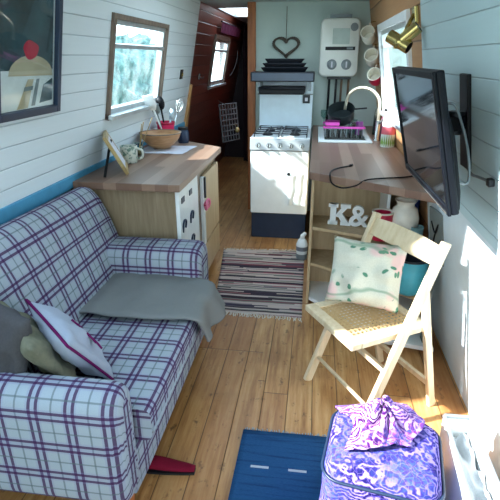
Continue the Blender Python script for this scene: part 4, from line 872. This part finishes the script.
# ------------------------------------------------------------------ folding chair
def chair():
    ox, oy, a = .138, 1.81, -1.021
    t = T('folding_chair', 'pale beech folding chair with woven cane seat in front of the shelves', 'chair', (ox, oy, 0), (0, 0, a), local=True)
    W, dT, zT = .212, .337, .849
    U = lambda z: dT*z/zT
    up = V((0, -.9, .35))
    for s in (-1, 1):
        O('upright', bar(B(), (s*W, 0, 0), (s*W, dT, zT), .024, .042, (0, 1, .3)), m_chair, t, bev=.004)
        O('rear_leg', bar(B(), (s*.187, .44, 0), (s*.187, .285, .655), .022, .036, (0, 1, .2)), m_chair, t, bev=.004)
    O('back_rail', prism(B(), [(-W+.012, 0), (W-.012, 0), (W-.012, .082), (W*.4, .092), (-W*.4, .092), (-W+.012, .082)], -.008, .008, basis((0, U(.752), .752), (1, 0, 0), V((0, dT, zT)).normalized(), V((0, -zT, dT)).normalized())), m_chair, t, bev=.003)
    O('front_stretcher', tube(B(), [(-W, U(.13), .13), (W, U(.13), .13)], .009, 8), m_chair, t, sm=True)
    O('mid_stretcher', bar(B(), (-W, U(.30), .30), (W, U(.30), .30), .022, .022), m_chair, t, bev=.003)
    O('rear_stretcher', bar(B(), (-.187, .41, .13), (.187, .41, .13), .02, .026), m_chair, t, bev=.003)
    S0, S1, zs = -.05, .355, .46; w = .185; q = B()
    bx(q, (-w, S0, zs-.03), (w, S0+.05, zs)); bx(q, (-w, S1-.045, zs-.03), (w, S1, zs)); bx(q, (-w, S0+.05, zs-.03), (-w+.042, S1-.045, zs)); bx(q, (w-.042, S0+.05, zs-.03), (w, S1-.045, zs))
    sf = O('seat_frame', q, m_chair, t, bev=.005); O('cane_panel', bx(B(), (-w+.04, S0+.048, zs-.008), (w-.04, S1-.043, zs-.003)), m_cane, sf)
    O('seat_border', bx(bx(B(), (-w+.04, S0+.048, zs-.002), (-w+.05, S1-.043, zs+.001)), (w-.05, S0+.048, zs-.002), (w-.04, S1-.043, zs+.001)), m_chair, sf)
chair()
R = M.Rotation(-1.021, 3, 'Z'); O0 = V((.138, 1.81, 0))
cc = V((.258, 1.945, .632)); cx_ = V((.95, -.22, -.02)); cy_ = V((-.05, .36, .88))
mk_cushion('floral_cushion', 'cream cushion printed with pink flowers and green leaves on the cane seat', cc, cx_, cy_, .325, .30, .13, m_floral, 12, None, .012)

# ------------------------------------------------------------------ rugs
rr = T('rag_rug', 'striped woven rag rug with cream fringe in front of the cooker', 'rug', (-.35, 3.1, 0)); A, Bq, Cq, Dq = V((-.59, 2.62, 0)), V((-.02, 2.60, 0)), V((-.03, 3.70, 0)), V((-.715, 3.655, 0))
O('weave', sheet(B(), lambda a, b: (A.lerp(Bq, a)).lerp(Dq.lerp(Cq, a), b)+V((0, 0, .007+.003*noise.noise(V((a*4, b*6, 0))))), 30, 60), m_rag, rr, sm=True).modifiers.new('s', 'SOLIDIFY').thickness = .006
for (p, q_, s_) in ((A, Bq, -1), (Dq, Cq, 1)):
    q = B()
    for k in range(64):
        e = p.lerp(q_, (k+.5)/64); tube(q, [e+V((0, 0, .006)), e+V((random.uniform(-.008, .008), s_*.022, .004)), e+V((random.uniform(-.014, .014), s_*random.uniform(.03, .05), .003))], .0025, 4)
    O('fringe', q, m_cream, rr)
br = T('woven_mat', 'blue woven mat with pale dashes and frayed edge at the bottom', 'rug', (-.0, 1.2, 0)); A, Bq, Cq, Dq = V((-.255, .75, 0)), V((.36, .75, 0)), V((.37, 1.60, 0)), V((-.243, 1.595, 0))
O('weave', sheet(B(), lambda a, b: (A.lerp(Bq, a)).lerp(Dq.lerp(Cq, a), b)+V((0, 0, .006+.002*noise.noise(V((a*4, b*6, 3))))), 24, 24), m_blue, br, sm=True).modifiers.new('s', 'SOLIDIFY').thickness = .005
q = B()
for k in range(60):
    e = Dq.lerp(Cq, (k+.5)/60); tube(q, [e+V((0, 0, .005)), e+V((random.uniform(-.006, .006), random.uniform(.012, .024), .003))], .0022, 4)
O('fringe', q, fabric('pale_blue_yarn', (150, 172, 186)), br)
# red slipper
sp2 = T('felt_slipper', 'crimson felt slipper on the floor under the front of the tartan sofa', 'slipper', (-.5, 1.36, 0)); q = B()
secs = []
for k in range(13):
    e = k/12; w_ = .026*math.sin(PI*min(1, .12+e*.80))**.6+.004; hh = .018+.030*math.exp(-((e-.3)/.3)**2); x = -.66+.26*e; y = 1.335+.015*math.sin(e*2)
    secs.append([(x, y+w_*math.cos(a), .012+hh*.5*(1+math.sin(a))) for a in [2*PI*j/16 for j in range(16)]])
O('upper', loft(q, secs, [s_[0][0] for s_ in secs]), m_slip, sp2, sm=True); O('sole', prism(B(), [(-.66+.26*k/12, 1.335+.015*math.sin(k/12*2)-(.028*math.sin(PI*(.1+.8*k/12))**.6)) for k in range(13)]+[(-.66+.26*k/12, 1.335+.015*math.sin(k/12*2)+(.028*math.sin(PI*(.1+.8*k/12))**.6)) for k in range(12, -1, -1)], .001, .011), m_dark, sp2)

# ------------------------------------------------------------------ footstool with paisley cover, scarf, white box
def stool():
    cx, cy, wx, wy, zt = .275, 1.22, .175, .16, .37
    t = T('footstool', 'soft footstool under a purple paisley cover at the bottom by the wall', 'footstool', (cx, cy, 0)); a = math.radians(-10)
    rt = M.Translation((cx, cy, 0)) @ M.Rotation(a, 4, 'Z')
    secs, us = [], []
    for z, s_ in ((.02, 1.10), (.12, 1.08), (.24, 1.05), (.31, 1.03), (.345, .98), (.362, .9), (.37, .75), (.374, .4), (.375, .1)):
        L = rloop(-wx*s_, wx*s_, -wy*s_, wy*s_, .06*s_, 6); secs.append([rt @ V((p[0]+.006*math.sin(p[1]*60+z*9)*(z < .3), p[1]+.006*math.sin(p[0]*55)*(z < .3), z)) for p in L]); us.append(z)
    O('cover', loft(B(), secs, us), m_pais, t, sm=True)
    L = rloop(-wx*1.03, wx*1.03, -wy*1.03, wy*1.03, .06, 6); O('piping', tube(B(), [rt @ V((p[0], p[1], .328)) for p in L], .0055, 6, closed=True), m_navy, t, sm=True)
stool()
def scarff(a, b):
    x, y = 2*a-1, 2*b-1; rad = math.hypot(x, y); ang = math.atan2(y, x)
    p = V((.265+.115*x*(1+.25*math.sin(3*ang+1)), 1.275+.10*y*(1+.2*math.sin(2*ang)), 0))
    f = abs(math.sin(ang*3.5+rad*2.5+noise.noise(V((x*1.4, y*1.4, 0)))*2.6))
    z = .385+(.085*math.exp(-(rad/.75)**2))*(.45+.75*f)+.025*noise.noise(V((x*3, y*3, 4)))*max(0, 1.2-rad)
    if rad > 1: z -= .02*(rad-1)
    return p+V((0, 0, max(z, .381)))
sc = tag(O('scarf', sheet(B(), scarff, 64, 64), m_scarf, sm=True, base=(.265, 1.27, .38)), 'crumpled violet paisley scarf heaped on top of the purple footstool', 'scarf'); solid(sc, .005, 1)
def box():
    t = T('storage_box', 'low white open box with grey rim between the footstool and the wall', 'box', (.56, 1.25, 0)); pts = [(.50, .95), (.60, .95), (.605, 1.42), (.515, 1.42)]
    zt = .33
    def ringp(z, k): c = V((sum(p[0] for p in pts)/4, sum(p[1] for p in pts)/4)); return [(c.x+(p[0]-c.x)*k, c.y+(p[1]-c.y)*(1-(1-k)*.3)) for p in pts]
    q = B(); prism(q, pts, 0, .02)
    for i in range(4):
        a_, b_ = V((*pts[i], 0)), V((*pts[(i+1) % 4], 0)); d = (b_-a_).normalized(); 
        bar(q, a_+V((0, 0, zt/2)), b_+V((0, 0, zt/2)), .008, zt)
    O('shell', q, m_whitepl, t, bev=.002); q = B()
    for i in range(4): bar(q, V((*pts[i], zt)), V((*pts[(i+1) % 4], zt)), .014, .012)
    O('rim', q, m_greyd, t, bev=.003)
    o = O('folded_cloth', sheet(B(), lambda a, b: V((.515+.075*a, .965+.43*b, .27+.03*noise.noise(V((a*3, b*8, 1)))+.012*math.sin(a*9))), 14, 40), fabric('white_muslin', (196, 200, 202), (150, 156, 162)), None, sm=True, base=(.555, 1.2, .27)); tag(o, 'crumpled white cloth lying inside the low white box', 'cloth'); solid(o, .02, -1)
box()

# ------------------------------------------------------------------ light, camera
w = bpy.data.worlds.new('sky'); S.world = w; w.use_nodes = True; nt = w.node_tree; nt.nodes.clear(); ou = nt.nodes.new('ShaderNodeOutputWorld'); bg = nt.nodes.new('ShaderNodeBackground')
tc = nt.nodes.new('ShaderNodeTexCoord'); sx = nt.nodes.new('ShaderNodeSeparateXYZ'); rp = nt.nodes.new('ShaderNodeValToRGB'); nt.links.new(tc.outputs['Generated'], sx.inputs[0]); nt.links.new(sx.outputs[2], rp.inputs[0])
rp.color_ramp.elements[0].color = (.80, .94, 1.0, 1); rp.color_ramp.elements[1].color = (.52, .74, 1.0, 1); nt.links.new(rp.outputs[0], bg.inputs[0]); bg.inputs[1].default_value = 3.2; nt.links.new(bg.outputs[0], ou.inputs[0])
def light(name, typ, loc, rot, **kw):
    l_ = bpy.data.lights.new(name, typ); o = bpy.data.objects.new(name, l_); COL.objects.link(o); o.location = loc; o.rotation_euler = rot
    for k, v in kw.items(): setattr(l_, k, v)
    return o
sd = V((1, .4, -.8)).normalized(); light('sun', 'SUN', (-6, 0, 5), sd.to_track_quat('-Z', 'Y').to_euler(), energy=11, angle=math.radians(1.2), color=(1, 1, 1))
def portal(name, loc, d, sx_, sy_):
    o = light(name, 'AREA', loc, V(d).to_track_quat('-Z', 'Y').to_euler(), shape='RECTANGLE', size=max(sx_, sy_), size_y=max(sx_, sy_)); o.data.cycles.is_portal = True
portal('portal_window', (-1.31, 3.28, 1.465), (1, 0, -.19), 1.0, .6); portal('portal_far_window', (-1.31, 6.05, 1.475), (1, 0, -.19), .9, .6); portal('portal_galley_window', (.60, 3.56, 1.42), (-1, 0, -.17), 1.3, .7)
portal('portal_hatch', (-1.29, .75, 1.6), (1, 0, -.19), 1.0, .9); portal('portal_doors', (-.325, -.96, .98), (0, 1, 0), 1.06, 1.96)
for x0, x1, y0, y1 in ROOF: portal('portal_roof', ((x0+x1)/2, (y0+y1)/2, ZC+.06), (0, 0, -1), x1-x0, y1-y0)
cam = bpy.data.cameras.new('camera'); co = bpy.data.objects.new('camera', cam); COL.objects.link(co); S.camera = co
cam.sensor_width = 36; cam.lens = 470/500*36; cam.clip_start = .02; co.location = (0, 0, 1.52)
co.rotation_euler = Euler((PI/2-math.radians(22.2205), 0, math.radians(7.6286)), 'XYZ')
S.view_settings.view_transform = 'Standard'; S.view_settings.look = 'None'; S.view_settings.exposure = 0.88; S.view_settings.gamma = 1
S.cycles.use_denoising = True; S.cycles.max_bounces = 12; S.cycles.diffuse_bounces = 8; S.cycles.transparent_max_bounces = 16; S.cycles.sample_clamp_indirect = 8
for o in S.objects:
    if 'local' in o: del o['local']
